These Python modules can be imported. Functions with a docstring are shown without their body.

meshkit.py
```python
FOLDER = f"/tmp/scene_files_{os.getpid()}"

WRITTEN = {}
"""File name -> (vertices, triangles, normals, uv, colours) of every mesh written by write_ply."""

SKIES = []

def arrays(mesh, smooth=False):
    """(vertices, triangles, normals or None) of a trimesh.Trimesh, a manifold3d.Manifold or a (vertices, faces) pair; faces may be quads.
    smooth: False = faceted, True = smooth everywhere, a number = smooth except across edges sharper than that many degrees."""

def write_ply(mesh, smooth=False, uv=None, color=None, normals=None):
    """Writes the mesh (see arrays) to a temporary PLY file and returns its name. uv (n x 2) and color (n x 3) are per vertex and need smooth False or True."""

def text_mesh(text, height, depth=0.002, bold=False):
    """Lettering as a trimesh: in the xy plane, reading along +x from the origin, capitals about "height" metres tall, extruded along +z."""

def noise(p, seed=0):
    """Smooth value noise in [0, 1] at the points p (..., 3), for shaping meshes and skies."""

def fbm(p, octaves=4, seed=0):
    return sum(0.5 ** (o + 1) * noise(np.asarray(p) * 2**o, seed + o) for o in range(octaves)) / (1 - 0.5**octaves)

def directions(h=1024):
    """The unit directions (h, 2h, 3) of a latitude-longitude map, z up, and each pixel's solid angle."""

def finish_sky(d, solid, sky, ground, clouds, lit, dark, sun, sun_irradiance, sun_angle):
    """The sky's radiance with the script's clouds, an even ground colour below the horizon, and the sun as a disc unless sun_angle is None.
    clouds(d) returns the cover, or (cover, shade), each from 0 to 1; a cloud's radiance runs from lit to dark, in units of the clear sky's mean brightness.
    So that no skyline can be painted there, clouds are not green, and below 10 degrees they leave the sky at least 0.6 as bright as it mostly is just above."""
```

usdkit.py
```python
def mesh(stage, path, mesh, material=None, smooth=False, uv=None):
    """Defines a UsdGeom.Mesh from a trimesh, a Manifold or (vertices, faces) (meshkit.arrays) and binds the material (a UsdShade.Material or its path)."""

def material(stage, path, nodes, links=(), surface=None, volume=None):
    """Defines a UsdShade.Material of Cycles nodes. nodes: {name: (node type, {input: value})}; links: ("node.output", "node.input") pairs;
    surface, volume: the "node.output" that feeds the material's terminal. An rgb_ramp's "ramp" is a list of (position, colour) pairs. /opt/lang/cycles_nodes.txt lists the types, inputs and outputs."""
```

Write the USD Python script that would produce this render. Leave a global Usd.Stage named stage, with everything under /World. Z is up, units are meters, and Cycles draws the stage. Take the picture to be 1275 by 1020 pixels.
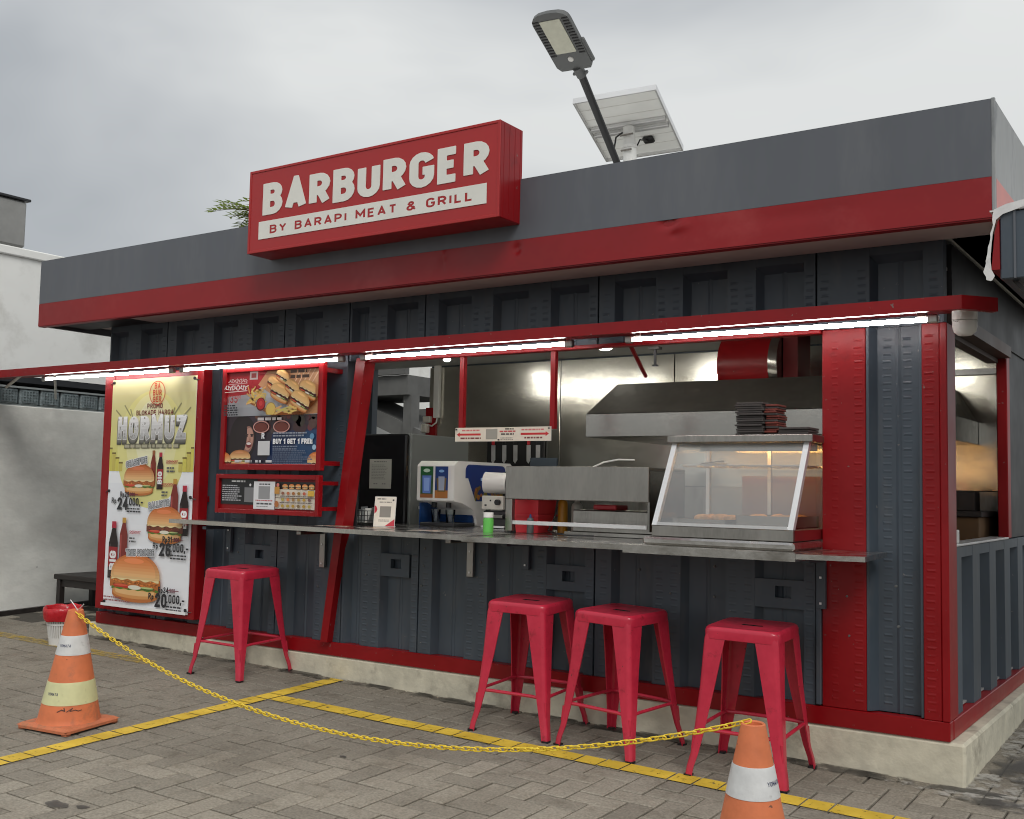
import math, random
import numpy as np, trimesh, shapely
from shapely.geometry import Polygon, LineString, box as sbox, Point, MultiPolygon
from shapely.ops import unary_union
from shapely import affinity
import usdkit, meshkit
from pxr import Usd, UsdGeom, UsdLux, UsdShade, Gf, Sdf, Vt

random.seed(7); rng = np.random.default_rng(7)
stage = Usd.Stage.CreateInMemory()
UsdGeom.SetStageUpAxis(stage, 'Z')
UsdGeom.Xform.Define(stage, '/World')
UsdGeom.Scope.Define(stage, '/World/Looks')
T = Sdf.ValueTypeNames

# ------------------------------------------------------------------ camera, sky, sun, exposure
cam = UsdGeom.Camera.Define(stage, '/World/camera')
CP = np.array([1.094, -5.072, 1.268]); YAW, PITCH, ROLL, FPX = -0.59493, 0.0727, 0.02028, 1345.54
cam.CreateHorizontalApertureAttr(36.0); cam.CreateFocalLengthAttr(36.0 * FPX / 1275.0)
cam.CreateClippingRangeAttr(Gf.Vec2f(0.05, 5000)); cam.CreateExposureAttr(0.27)
_f = np.array([math.sin(YAW) * math.cos(PITCH), math.cos(YAW) * math.cos(PITCH), math.sin(PITCH)])
_r = np.array([math.cos(YAW), -math.sin(YAW), 0]); _u = np.cross(_r, _f)
_r2 = math.cos(ROLL) * _r + math.sin(ROLL) * _u; _u2 = -math.sin(ROLL) * _r + math.cos(ROLL) * _u
cam.AddTransformOp().Set(Gf.Matrix4d(*_r2, 0, *_u2, 0, *(-_f), 0, *CP, 1))

SUN = np.array([0.62, -0.62, 0.90]); SUN /= np.linalg.norm(SUN)
SKY_STRENGTH = 0.1
CLOUD_A, CLOUD_B = (6.2, 6.3, 6.2), (3.1, 3.3, 3.5)
usdkit.material(stage, '/World/Looks/sky_look', {
    'co': ('texture_coordinate', {}),
    'mp': ('mapping', {'scale': (1.0, 1.0, 2.2), 'location': (0.3, 1.7, 0.2)}),
    'n1': ('noise_texture', {'scale': 1.5, 'detail': 5.0, 'roughness': 0.46, 'distortion': 0.3}),
    'rp': ('rgb_ramp', {'ramp': [(0.34, CLOUD_B), (0.46, (4.5, 4.65, 4.75)), (0.60, CLOUD_A), (1.0, (6.9, 6.9, 6.7))]}),
    'sk': ('sky_texture', {'sky_type': 'single_scattering', 'sun_disc': False, 'sun_elevation': math.asin(SUN[2]), 'sun_rotation': math.atan2(SUN[0], SUN[1])}),
    'sp': ('separate_xyz', {}), 'gr': ('rgb_ramp', {'ramp': [(0.0, (0.80,) * 3), (0.3, (1.0,) * 3), (1.0, (1.45,) * 3)]}), 'ml': ('mix', {'mix_type': 'multiply', 'fac': 1.0}),
    'mx': ('mix', {'fac': 0.94}),
    'bg': ('background_shader', {'strength': SKY_STRENGTH})},
    [('co.generated', 'mp.vector'), ('mp.vector', 'n1.vector'), ('n1.fac', 'rp.fac'), ('sk.color', 'mx.color1'), ('co.generated', 'sp.vector'), ('sp.z', 'gr.fac'), ('rp.color', 'ml.color1'), ('gr.color', 'ml.color2'), ('ml.color', 'mx.color2'),
     ('mx.color', 'bg.color')], surface='bg.background')
dome = UsdLux.DomeLight.Define(stage, '/World/sky')
UsdShade.MaterialBindingAPI.Apply(dome.GetPrim()).Bind(UsdShade.Material.Get(stage, '/World/Looks/sky_look'))
dome.GetPrim().SetCustomDataByKey('kind', 'structure'); dome.GetPrim().SetCustomDataByKey('label', 'grey overcast sky with soft cloud')
sun = UsdLux.DistantLight.Define(stage, '/World/sun')
sun.CreateNormalizeAttr(True) if hasattr(sun, 'CreateNormalizeAttr') else None
sun.CreateIntensityAttr(0.28); sun.CreateAngleAttr(25.0); sun.CreateColorAttr(Gf.Vec3f(1.0, 0.97, 0.92))
_z = Gf.Rotation(Gf.Vec3d(0, 0, 1), Gf.Vec3d(*SUN)); sun.AddTransformOp().Set(Gf.Matrix4d(_z, Gf.Vec3d(0, 0, 30)))
TUBE_E, BULB_E = 16.0, 44.0

# ------------------------------------------------------------------ helpers
_used = {}
def numbered(parent, name):
    k = parent + '/' + name; n = _used.get(k, 0); _used[k] = n + 1
    return k if n == 0 else f'{k}_{n:03d}'

def tag(prim, label=None, cat=None, group=None, kind=None):
    for k, v in (('label', label), ('category', cat), ('group', group), ('kind', kind)):
        if v: prim.SetCustomDataByKey(k, v)
    return prim

class Node:
    def __init__(s, path, M): s.path, s.M, s.Mi = path, M, np.linalg.inv(M)

def thing(name, label, cat=None, loc=(0, 0, 0), rz=0.0, group=None, kind=None, M=None):
    p = numbered('/World', name); x = UsdGeom.Xform.Define(stage, p)
    if M is None:
        c, s_ = math.cos(rz), math.sin(rz)
        M = np.array([[c, -s_, 0, loc[0]], [s_, c, 0, loc[1]], [0, 0, 1, loc[2]], [0, 0, 0, 1.0]])
    x.AddTransformOp().Set(Gf.Matrix4d(*[float(v) for v in M.T.ravel()]))
    tag(x.GetPrim(), label, cat, group, kind)
    return Node(p, M)

def as_mesh(m):
    if isinstance(m, list): m = trimesh.util.concatenate([as_mesh(k) for k in m])
    if hasattr(m, 'to_mesh'):
        q = m.to_mesh(); m = trimesh.Trimesh(q.vert_properties[:, :3], q.tri_verts, process=False)
    return m

def part(parent, name, m, mat, smooth=False, label=None, kind=None, local=False):
    """parent: Node of a thing or the path of a part; mesh in WORLD coordinates unless local"""
    m = as_mesh(m).copy()
    if isinstance(parent, Node):
        node, pp = parent, parent.path
    else: node, pp = parent[0], parent[1]
    if not local: m.apply_transform(node.Mi)
    p = numbered(pp, name)
    g = usdkit.mesh(stage, p, m, L[mat], smooth)
    tag(g.GetPrim(), label, None, None, kind)
    return (node, p)

def solo(name, m, mat, label, cat=None, group=None, kind=None, smooth=False):
    m = as_mesh(m); p = numbered('/World', name)
    g = usdkit.mesh(stage, p, m, L[mat], smooth); tag(g.GetPrim(), label, cat, group, kind)
    return g

def copy_of(src, name, label, loc, rz, cat, group):
    t = thing(name, label, cat, loc, rz, group)
    pr = stage.GetPrimAtPath(t.path); pr.GetReferences().AddInternalReference(src.path); pr.SetInstanceable(True)
    return t

def bx(x0, y0, z0, x1, y1, z1, b=0.0):
    lo, hi = np.minimum((x0, y0, z0), (x1, y1, z1)).astype(float), np.maximum((x0, y0, z0), (x1, y1, z1)).astype(float)
    if b <= 0:
        m = trimesh.creation.box(hi - lo); m.apply_translation((lo + hi) / 2); return m
    b = min(b, 0.45 * (hi - lo).min()); P = []
    for sx in (0, 1):
        for sy in (0, 1):
            for sz in (0, 1):
                c = np.where([sx, sy, sz], hi, lo); s = np.where([sx, sy, sz], -b, b)
                P += [c + s * (0, 1, 1), c + s * (1, 0, 1), c + s * (1, 1, 0)]
    return trimesh.convex.convex_hull(np.array(P))

def hull(P): return trimesh.convex.convex_hull(np.asarray(P, float))

def prism(poly, h, axis='z', at=0.0):
    """extrude a shapely polygon (or list of points); axis z: xy->xy; y: (x,z) plane thickness along y from at to at+h; x: (y,z) plane"""
    if not hasattr(poly, 'geom_type'): poly = Polygon(poly)
    gs = list(getattr(poly, 'geoms', [poly]))
    ms = [trimesh.creation.extrude_polygon(g, h, engine='earcut') for g in gs if g.area > 1e-9]
    m = trimesh.util.concatenate(ms)
    if axis == 'z': m.apply_translation((0, 0, at))
    elif axis == 'y': m.vertices = np.column_stack([m.vertices[:, 0], at + h - m.vertices[:, 2], m.vertices[:, 1]])
    else: m.vertices = np.column_stack([at + m.vertices[:, 2], m.vertices[:, 0], m.vertices[:, 1]])
    return m

def tube(pts, r, n=10, closed=False):
    pts = np.asarray(pts, float); rr = np.broadcast_to(r, (len(pts),))
    if closed: t = np.roll(pts, -1, 0) - np.roll(pts, 1, 0)
    else: t = np.gradient(pts, axis=0)
    t /= np.linalg.norm(t, axis=1, keepdims=True) + 1e-12
    a = np.zeros_like(pts); ref = np.array([0, 0, 1.0]) if abs(t[0][2]) < 0.9 else np.array([1.0, 0, 0])
    a[0] = np.cross(t[0], ref); a[0] /= np.linalg.norm(a[0])
    for i in range(1, len(pts)):
        v = a[i - 1] - t[i] * (a[i - 1] @ t[i]); a[i] = v / (np.linalg.norm(v) + 1e-12)
    b = np.cross(t, a); ang = np.arange(n) * 2 * np.pi / n
    V = (pts[:, None] + rr[:, None, None] * (np.cos(ang)[None, :, None] * a[:, None] + np.sin(ang)[None, :, None] * b[:, None])).reshape(-1, 3)
    F = []; N = len(pts)
    for i in range(N if closed else N - 1):
        for j in range(n):
            p, q = i * n + j, i * n + (j + 1) % n; k = (i + 1) % N
            p2, q2 = k * n + j, k * n + (j + 1) % n
            F += [[p, q, q2], [p, q2, p2]]
    if not closed:
        V = np.vstack([V, pts[:1], pts[-1:]])
        for j in range(n):
            F += [[N * n, (j + 1) % n, j], [N * n + 1, (N - 1) * n + j, (N - 1) * n + (j + 1) % n]]
    return trimesh.Trimesh(V, F, process=False)

def cyl(p0, p1, r, n=16, r1=None): return tube([p0, p1], [r, r if r1 is None else r1], n)

def lathe(prof, n=32, ctr=(0, 0, 0)):
    prof = np.asarray(prof, float); ang = np.arange(n) * 2 * np.pi / n
    V = np.array([[r * math.cos(a), r * math.sin(a), z] for r, z in prof for a in ang]) + np.asarray(ctr, float)
    F = []
    for i in range(len(prof) - 1):
        for j in range(n):
            p, q, p2, q2 = i * n + j, i * n + (j + 1) % n, (i + 1) * n + j, (i + 1) * n + (j + 1) % n
            F += [[p, q, q2], [p, q2, p2]]
    return trimesh.Trimesh(V, F, process=False)

def rrect(w, h, r, cx=0, cy=0): return sbox(cx - w / 2 + r, cy - h / 2 + r, cx + w / 2 - r, cy + h / 2 - r).buffer(r, 5)

# ------------------------------------------------------------------ materials
L = {}
def M_(name, nodes, links, surface='p.BSDF', **k):
    L[name] = usdkit.material(stage, '/World/Looks/' + name, nodes, links, surface=surface, **k); return L[name]

def surf(name, col, rough=0.5, metal=0.0, var=0.12, scale=3.0, bump=0.0, bscale=60.0, coat=0.0, spec=0.5, dirt=None, dirt_at=(0.62, 0.72), dscale=9.0,
         rvar=0.08, stretch=(1, 1, 1), chip=None, chip_at=0.70, cscale=38.0, **extra):
    col = np.array(col, float)
    n = {'g': ('geometry', {}), 'm': ('mapping', {'scale': stretch}), 'n': ('noise_texture', {'scale': scale, 'detail': 6.0, 'roughness': 0.6}),
         'r': ('rgb_ramp', {'ramp': [(0.3, tuple(col * (1 - var))), (0.7, tuple(np.minimum(col * (1 + var), 1)))]}),
         'rr': ('rgb_ramp', {'ramp': [(0.3, (max(rough - rvar, 0.02),) * 3), (0.7, (min(rough + rvar, 1),) * 3)]}),
         'p': ('principled_bsdf', {'metallic': metal, 'coat_weight': coat, 'coat_roughness': 0.15, 'specular_ior_level': spec, **extra})}
    l = [('g.position', 'm.vector'), ('m.vector', 'n.vector'), ('n.fac', 'r.fac'), ('n.fac', 'rr.fac'), ('rr.color', 'p.roughness')]
    src = 'r.color'
    if dirt is not None:
        n['d'] = ('noise_texture', {'scale': dscale, 'detail': 8.0, 'roughness': 0.65}); n['dr'] = ('rgb_ramp', {'ramp': [(dirt_at[0], (0, 0, 0)), (dirt_at[1], (1, 1, 1))]})
        n['dm'] = ('mix', {'color2': tuple(dirt)})
        l += [('m.vector', 'd.vector'), ('d.fac', 'dr.fac'), ('dr.color', 'dm.fac'), (src, 'dm.color1')]; src = 'dm.color'
    if chip is not None:
        n['c'] = ('noise_texture', {'scale': cscale, 'detail': 5.0, 'roughness': 0.55}); n['cr'] = ('rgb_ramp', {'ramp': [(chip_at, (0, 0, 0)), (chip_at + 0.025, (1, 1, 1))]})
        n['cm'] = ('mix', {'color2': tuple(chip)}); l += [('g.position', 'c.vector'), ('c.fac', 'cr.fac'), ('cr.color', 'cm.fac'), (src, 'cm.color1')]; src = 'cm.color'
    l.append((src, 'p.base_color'))
    if bump:
        n['bn'] = ('noise_texture', {'scale': bscale, 'detail': 5.0}); n['b'] = ('bump', {'strength': bump, 'distance': 0.01})
        l += [('m.vector', 'bn.vector'), ('bn.fac', 'b.height'), ('b.normal', 'p.normal')]
    M_(name, n, l)

RED = (0.255, 0.004, 0.007)
surf('red_paint', RED, 0.36, var=0.16, scale=2.2, bump=0.10, bscale=9, spec=0.32, chip=(0.20, 0.12, 0.11), chip_at=0.70, dirt=(0.15, 0.008, 0.010), dirt_at=(0.60, 0.8), dscale=5)
surf('plate_red', (0.15, 0.006, 0.008), 0.50, var=0.2, scale=3, spec=0.25)
surf('red_band', (0.26, 0.006, 0.009), 0.34, var=0.14, scale=1.6, bump=0.16, bscale=4, spec=0.38, dirt=(0.34, 0.035, 0.035), dirt_at=(0.55, 0.8), dscale=2.2)
surf('red_side_faded', (0.50, 0.20, 0.18), 0.5, var=0.15, scale=4, bump=0.1, bscale=12)
surf('grey_paint', (0.058, 0.076, 0.097), 0.44, var=0.20, scale=3.0, bump=0.10, bscale=7, stretch=(1.4, 1.4, 0.45), chip=(0.16, 0.16, 0.16), chip_at=0.705, cscale=30.0, dirt=(0.092, 0.100, 0.110), dirt_at=(0.54, 0.80), dscale=7)
surf('grey_fascia', (0.106, 0.114, 0.131), 0.46, var=0.12, scale=1.3, bump=0.07, bscale=2.5, dirt=(0.140, 0.146, 0.158), dirt_at=(0.48, 0.78), dscale=3.0, stretch=(1.5, 1.5, 0.30))
surf('grey_side_worn', (0.30, 0.31, 0.31), 0.6, var=0.2, scale=5, bump=0.1, bscale=14, dirt=(0.14, 0.15, 0.16), dirt_at=(0.5, 0.66), dscale=5, stretch=(1, 1, 0.3))
surf('soffit_board', (0.66, 0.57, 0.56), 0.7, var=0.08, scale=3)
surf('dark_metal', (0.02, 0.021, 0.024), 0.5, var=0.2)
surf('black', (0.012, 0.012, 0.013), 0.4, var=0.2)
surf('black_gloss', (0.010, 0.010, 0.012), 0.15, var=0.2)
surf('pole_black', (0.02, 0.02, 0.022), 0.5, var=0.2)
surf('steel', (0.33, 0.32, 0.30), 0.20, metal=1.0, var=0.03, scale=5, rvar=0.04, bump=0.05, bscale=1.6, stretch=(1, 1, 1.5))
surf('steel_wall', (0.74, 0.72, 0.65), 0.18, metal=1.0, var=0.05, scale=1.2, rvar=0.04, bump=0.5, bscale=1.3, stretch=(1.0, 1.0, 1.4))
surf('steel_top', (0.55, 0.53, 0.50), 0.20, metal=1.0, var=0.08, scale=6, rvar=0.08, bump=0.06, bscale=25)
surf('steel_matte', (0.35, 0.335, 0.31), 0.32, metal=1.0, var=0.12, scale=4, bump=0.10, bscale=3, stretch=(1.6, 1, 0.5))
surf('alu', (0.72, 0.72, 0.72), 0.35, metal=0.6, var=0.05)
surf('concrete_plinth', (0.60, 0.56, 0.44), 0.9, var=0.16, scale=9, bump=0.5, bscale=22, dirt=(0.30, 0.27, 0.21), dirt_at=(0.56, 0.72), dscale=4)
surf('wall_plaster', (0.76, 0.76, 0.71), 0.9, var=0.14, scale=3.0, bump=0.4, bscale=10, dirt=(0.55, 0.55, 0.51), dirt_at=(0.44, 0.78), dscale=2.6, stretch=(1, 0.75, 1.2), chip=(0.40, 0.40, 0.37), chip_at=0.72, cscale=6.5)
surf('white_render', (0.86, 0.86, 0.83), 0.9, var=0.05, scale=1.2, bump=0.1, bscale=15, dirt=(0.62, 0.61, 0.57), dirt_at=(0.5, 0.7), dscale=1.5)
surf('concrete_grey', (0.30, 0.30, 0.29), 0.9, var=0.12, scale=5, bump=0.2, bscale=18)
surf('stair_grey', (0.13, 0.13, 0.125), 0.9, var=0.2, scale=4, bump=0.2, bscale=18)
surf('glass_block', (0.20, 0.24, 0.25), 0.12, var=0.35, scale=30, bump=0.9, bscale=38, spec=0.8)
surf('glass_frame', (0.30, 0.33, 0.33), 0.3, var=0.15)
surf('stool_red', (0.53, 0.023, 0.054), 0.28, var=0.12, scale=7, bump=0.05, bscale=16, dirt=(0.26, 0.014, 0.022), dirt_at=(0.60, 0.74), dscale=16, chip=(0.10, 0.03, 0.03), chip_at=0.69, cscale=55.0)
surf('cone_orange', (0.68, 0.19, 0.075), 0.62, var=0.12, scale=10, bump=0.15, bscale=40, dirt=(0.40, 0.15, 0.08), dirt_at=(0.54, 0.74), dscale=9, chip=(0.22, 0.09, 0.05), chip_at=0.69, cscale=34.0)
surf('cone_base', (0.56, 0.17, 0.075), 0.7, var=0.15, scale=14, bump=0.2, bscale=50, dirt=(0.30, 0.15, 0.08), dirt_at=(0.50, 0.68), dscale=16)
surf('cone_white', (0.66, 0.66, 0.65), 0.45, var=0.10, scale=16, bump=0.15, bscale=45, dirt=(0.40, 0.38, 0.36), dirt_at=(0.60, 0.76), dscale=22)
surf('cone_cream', (0.66, 0.65, 0.36), 0.45, var=0.08, scale=14, bump=0.12, bscale=40, dirt=(0.44, 0.41, 0.24), dirt_at=(0.60, 0.78), dscale=20)
surf('ink', (0.03, 0.03, 0.04), 0.6); surf('ink_blue', (0.04, 0.05, 0.12), 0.6); surf('ink_brown', (0.10, 0.04, 0.025), 0.6)
surf('chain_yellow', (0.84, 0.60, 0.04), 0.45, var=0.12, scale=14)
surf('white_plastic', (0.74, 0.73, 0.70), 0.42, var=0.05)
surf('cream_plastic', (0.60, 0.58, 0.52), 0.42, var=0.06)
surf('bag_red', (0.48, 0.012, 0.02), 0.22, var=0.2, scale=14, bump=0.6, bscale=22)
surf('vinyl_white', (0.74, 0.73, 0.72), 0.6, var=0.10, scale=7, bump=0.3, bscale=14, dirt=(0.48, 0.46, 0.44), dirt_at=(0.55, 0.72), dscale=7)
surf('blue_panel', (0.012, 0.05, 0.17), 0.25, var=0.3, scale=8)
surf('green_liquid', (0.11, 0.44, 0.08), 0.25, var=0.05); surf('red_plastic', (0.68, 0.03, 0.045), 0.35, var=0.06)
surf('beam_brown', (0.085, 0.06, 0.052), 0.5, var=0.15)
surf('mustard', (0.62, 0.27, 0.02), 0.35, var=0.06); surf('carton_dark', (0.055, 0.047, 0.045), 0.75, var=0.2, scale=20)
surf('carton_red', (0.16, 0.03, 0.02), 0.7, var=0.25, scale=40); surf('carton_kraft', (0.15, 0.085, 0.04), 0.85, var=0.15, scale=8)
surf('fridge_grey', (0.20, 0.215, 0.21), 0.45, var=0.05, scale=2); surf('paper', (0.66, 0.66, 0.63), 0.8, var=0.04)
surf('lamp_grey', (0.12, 0.125, 0.125), 0.5, var=0.10); surf('lens', (0.62, 0.62, 0.50), 0.3, var=0.05, scale=20)
surf('panel_back', (0.88, 0.88, 0.85), 0.5, var=0.06); surf('food', (0.60, 0.30, 0.10), 0.6, var=0.4, scale=40, bump=0.8, bscale=60)
surf('pv', (0.02, 0.03, 0.07), 0.15); surf('bark', (0.09, 0.065, 0.045), 0.9, var=0.3, scale=20)
surf('wood_dark', (0.025, 0.02, 0.018), 0.5, var=0.3, scale=12); surf('oil', (0.035, 0.034, 0.032), 0.35, var=0.2)
surf('mortar_spill', (0.40, 0.39, 0.36), 0.9, var=0.2, scale=18, bump=0.6, bscale=40)
surf('sand_joint', (0.07, 0.062, 0.05), 0.95, var=0.25, scale=25, bump=0.4, bscale=80, dirt=(0.40, 0.36, 0.28), dirt_at=(0.54, 0.62), dscale=3.5)
surf('far_ground', (0.20, 0.19, 0.17), 0.95, var=0.15, scale=3)
surf('interior_grey', (0.55, 0.55, 0.53), 0.6, var=0.08); surf('navy', (0.03, 0.045, 0.06), 0.5, var=0.1)
surf('sign_red', (0.40, 0.015, 0.016), 0.40, var=0.05, scale=2, bump=0.03, bscale=8); surf('sign_white', (0.78, 0.77, 0.71), 0.45, var=0.05, scale=4)

def emit(name, col, e): M_(name, {'e': ('emission', {'color': col, 'strength': e})}, [], 'e.emission')
emit('tube_glow', (1.0, 0.985, 0.96), TUBE_E); emit('inner_glow', (1.0, 0.97, 0.88), 20.0); emit('bulb_glow', (1.0, 0.97, 0.90), BULB_E); emit('warm_glow', (1.0, 0.52, 0.16), 22.0); emit('screen_glow', (0.25, 0.30, 0.36), 0.12)

def glassy(name, tint=(0.93, 0.95, 0.94), rough=0.02, base=0.0):
    M_(name, {'t': ('transparent_bsdf', {'color': tint}), 'g': ('glossy_bsdf', {'roughness': rough, 'color': (0.95, 0.95, 0.95)}), 'f': ('fresnel', {'IOR': 1.5}), 'mx': ('mix_closure', {})},
       [('f.fac', 'mx.fac'), ('t.BSDF', 'mx.closure1'), ('g.BSDF', 'mx.closure2')], 'mx.closure')
glassy('glass')
# slightly greasy, hazy pane of the food display
M_('glass_hazy', {'t': ('transparent_bsdf', {'color': (0.90, 0.90, 0.88)}), 'd': ('principled_bsdf', {'base_color': (0.75, 0.76, 0.76), 'roughness': 0.5}),
                  'g': ('glossy_bsdf', {'roughness': 0.05}), 'f': ('fresnel', {'IOR': 1.5}), 'm1': ('mix_closure', {'fac': 0.20}), 'mx': ('mix_closure', {})},
   [('t.BSDF', 'm1.closure1'), ('d.BSDF', 'm1.closure2'), ('f.fac', 'mx.fac'), ('m1.closure', 'mx.closure1'), ('g.BSDF', 'mx.closure2')], 'mx.closure')
M_('print_vinyl', {'a': ('attribute', {'attribute': 'tint'}), 'g': ('geometry', {}), 'n': ('noise_texture', {'scale': 7.0, 'detail': 3.0}), 'b': ('bump', {'strength': 0.12, 'distance': 0.02}),
                   'p': ('principled_bsdf', {'roughness': 0.38})},
   [('a.color', 'p.base_color'), ('g.position', 'n.vector'), ('n.fac', 'b.height'), ('b.normal', 'p.normal')])
M_('leaf', {'oi': ('geometry', {}), 'r': ('rgb_ramp', {'ramp': [(0, (0.16, 0.21, 0.04)), (0.6, (0.25, 0.29, 0.06)), (1, (0.42, 0.34, 0.07))]}), 'p': ('principled_bsdf', {'roughness': 0.5}),
            't': ('translucent_bsdf', {}), 'mx': ('mix_closure', {'fac': 0.55})},
   [('oi.random_per_island', 'r.fac'), ('r.color', 'p.base_color'), ('r.color', 't.color'), ('p.BSDF', 'mx.closure1'), ('t.BSDF', 'mx.closure2')], 'mx.closure')

def paver_mat(name, rnd, tone):
    tone = np.array(tone)
    M_(name, {'g': ('geometry', {}), 'oi': ('object_info', {}), 'r0': ('rgb_ramp', {'ramp': [(0, tuple(tone * 0.82)), (0.5, tuple(tone)), (1, tuple(tone * 1.13))]}),
              'n1': ('noise_texture', {'scale': 90.0, 'detail': 4.0}), 'r1': ('rgb_ramp', {'ramp': [(0.25, (0.70,) * 3), (0.75, (1.26,) * 3)]}), 'm1': ('mix', {'mix_type': 'multiply', 'fac': 1.0}),
              'n2': ('noise_texture', {'scale': 1.1, 'detail': 6.0, 'roughness': 0.65}), 'r2': ('rgb_ramp', {'ramp': [(0.30, (0.72, 0.70, 0.68)), (0.52, (1, 1, 1)), (0.75, (1.08, 1.07, 1.05))]}),
              'm2': ('mix', {'mix_type': 'multiply', 'fac': 1.0}), 'n3': ('noise_texture', {'scale': 7.0, 'detail': 6.0, 'roughness': 0.7}),
              'r3': ('rgb_ramp', {'ramp': [(0.32, (0.70, 0.68, 0.65)), (0.47, (1, 1, 1)), (0.70, (1, 1, 1)), (0.80, (1.16, 1.15, 1.12))]}), 'm3': ('mix', {'mix_type': 'multiply', 'fac': 0.9}),
              'b': ('bump', {'strength': 0.35, 'distance': 0.004}), 'p': ('principled_bsdf', {'roughness': 0.85, 'specular_ior_level': 0.35})},
       [(rnd, 'r0.fac'), ('g.position', 'n1.vector'), ('g.position', 'n2.vector'), ('g.position', 'n3.vector'), ('n1.fac', 'r1.fac'), ('n2.fac', 'r2.fac'), ('n3.fac', 'r3.fac'),
        ('r0.color', 'm1.color1'), ('r1.color', 'm1.color2'), ('m1.color', 'm2.color1'), ('r2.color', 'm2.color2'), ('m2.color', 'm3.color1'), ('r3.color', 'm3.color2'),
        ('m3.color', 'p.base_color'), ('n1.fac', 'b.height'), ('b.normal', 'p.normal')])
PV = (0.290, 0.260, 0.212)
paver_mat('paver_stone', 'oi.random', PV); paver_mat('paver_stone_mass', 'g.random_per_island', PV)
M_('road_paint', {'g': ('geometry', {}), 'n': ('noise_texture', {'scale': 34.0, 'detail': 6.0, 'roughness': 0.75}), 'r': ('rgb_ramp', {'ramp': [(0.34, (1, 1, 1)), (0.42, (0, 0, 0))]}),
                  'n2': ('noise_texture', {'scale': 5.0, 'detail': 4.0}), 'rc': ('rgb_ramp', {'ramp': [(0.3, (0.56, 0.37, 0.03)), (0.7, (0.80, 0.55, 0.06))]}),
                  'p': ('principled_bsdf', {'roughness': 0.7}), 't': ('transparent_bsdf', {}), 'mx': ('mix_closure', {})},
   [('g.position', 'n.vector'), ('n.fac', 'r.fac'), ('g.position', 'n2.vector'), ('n2.fac', 'rc.fac'), ('rc.color', 'p.base_color'), ('r.color', 'mx.fac'), ('p.BSDF', 'mx.closure1'), ('t.BSDF', 'mx.closure2')], 'mx.closure')
M_('cement_film', {'g': ('geometry', {}), 'n': ('noise_texture', {'scale': 13.0, 'detail': 8.0, 'roughness': 0.7}), 'r': ('rgb_ramp', {'ramp': [(0.46, (1, 1, 1)), (0.60, (0.15, 0.15, 0.15))]}),
                  'p': ('principled_bsdf', {'roughness': 0.9, 'base_color': (0.44, 0.42, 0.38)}), 't': ('transparent_bsdf', {}), 'mx': ('mix_closure', {})},
   [('g.position', 'n.vector'), ('n.fac', 'r.fac'), ('r.color', 'mx.fac'), ('p.BSDF', 'mx.closure1'), ('t.BSDF', 'mx.closure2')], 'mx.closure')
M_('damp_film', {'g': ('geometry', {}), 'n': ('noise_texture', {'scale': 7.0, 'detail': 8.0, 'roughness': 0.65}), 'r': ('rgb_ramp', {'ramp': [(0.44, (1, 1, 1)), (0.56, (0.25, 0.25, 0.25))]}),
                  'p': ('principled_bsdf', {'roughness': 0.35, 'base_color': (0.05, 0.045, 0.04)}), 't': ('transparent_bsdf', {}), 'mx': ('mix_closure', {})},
   [('g.position', 'n.vector'), ('n.fac', 'r.fac'), ('r.color', 'mx.fac'), ('p.BSDF', 'mx.closure1'), ('t.BSDF', 'mx.closure2')], 'mx.closure')
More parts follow.
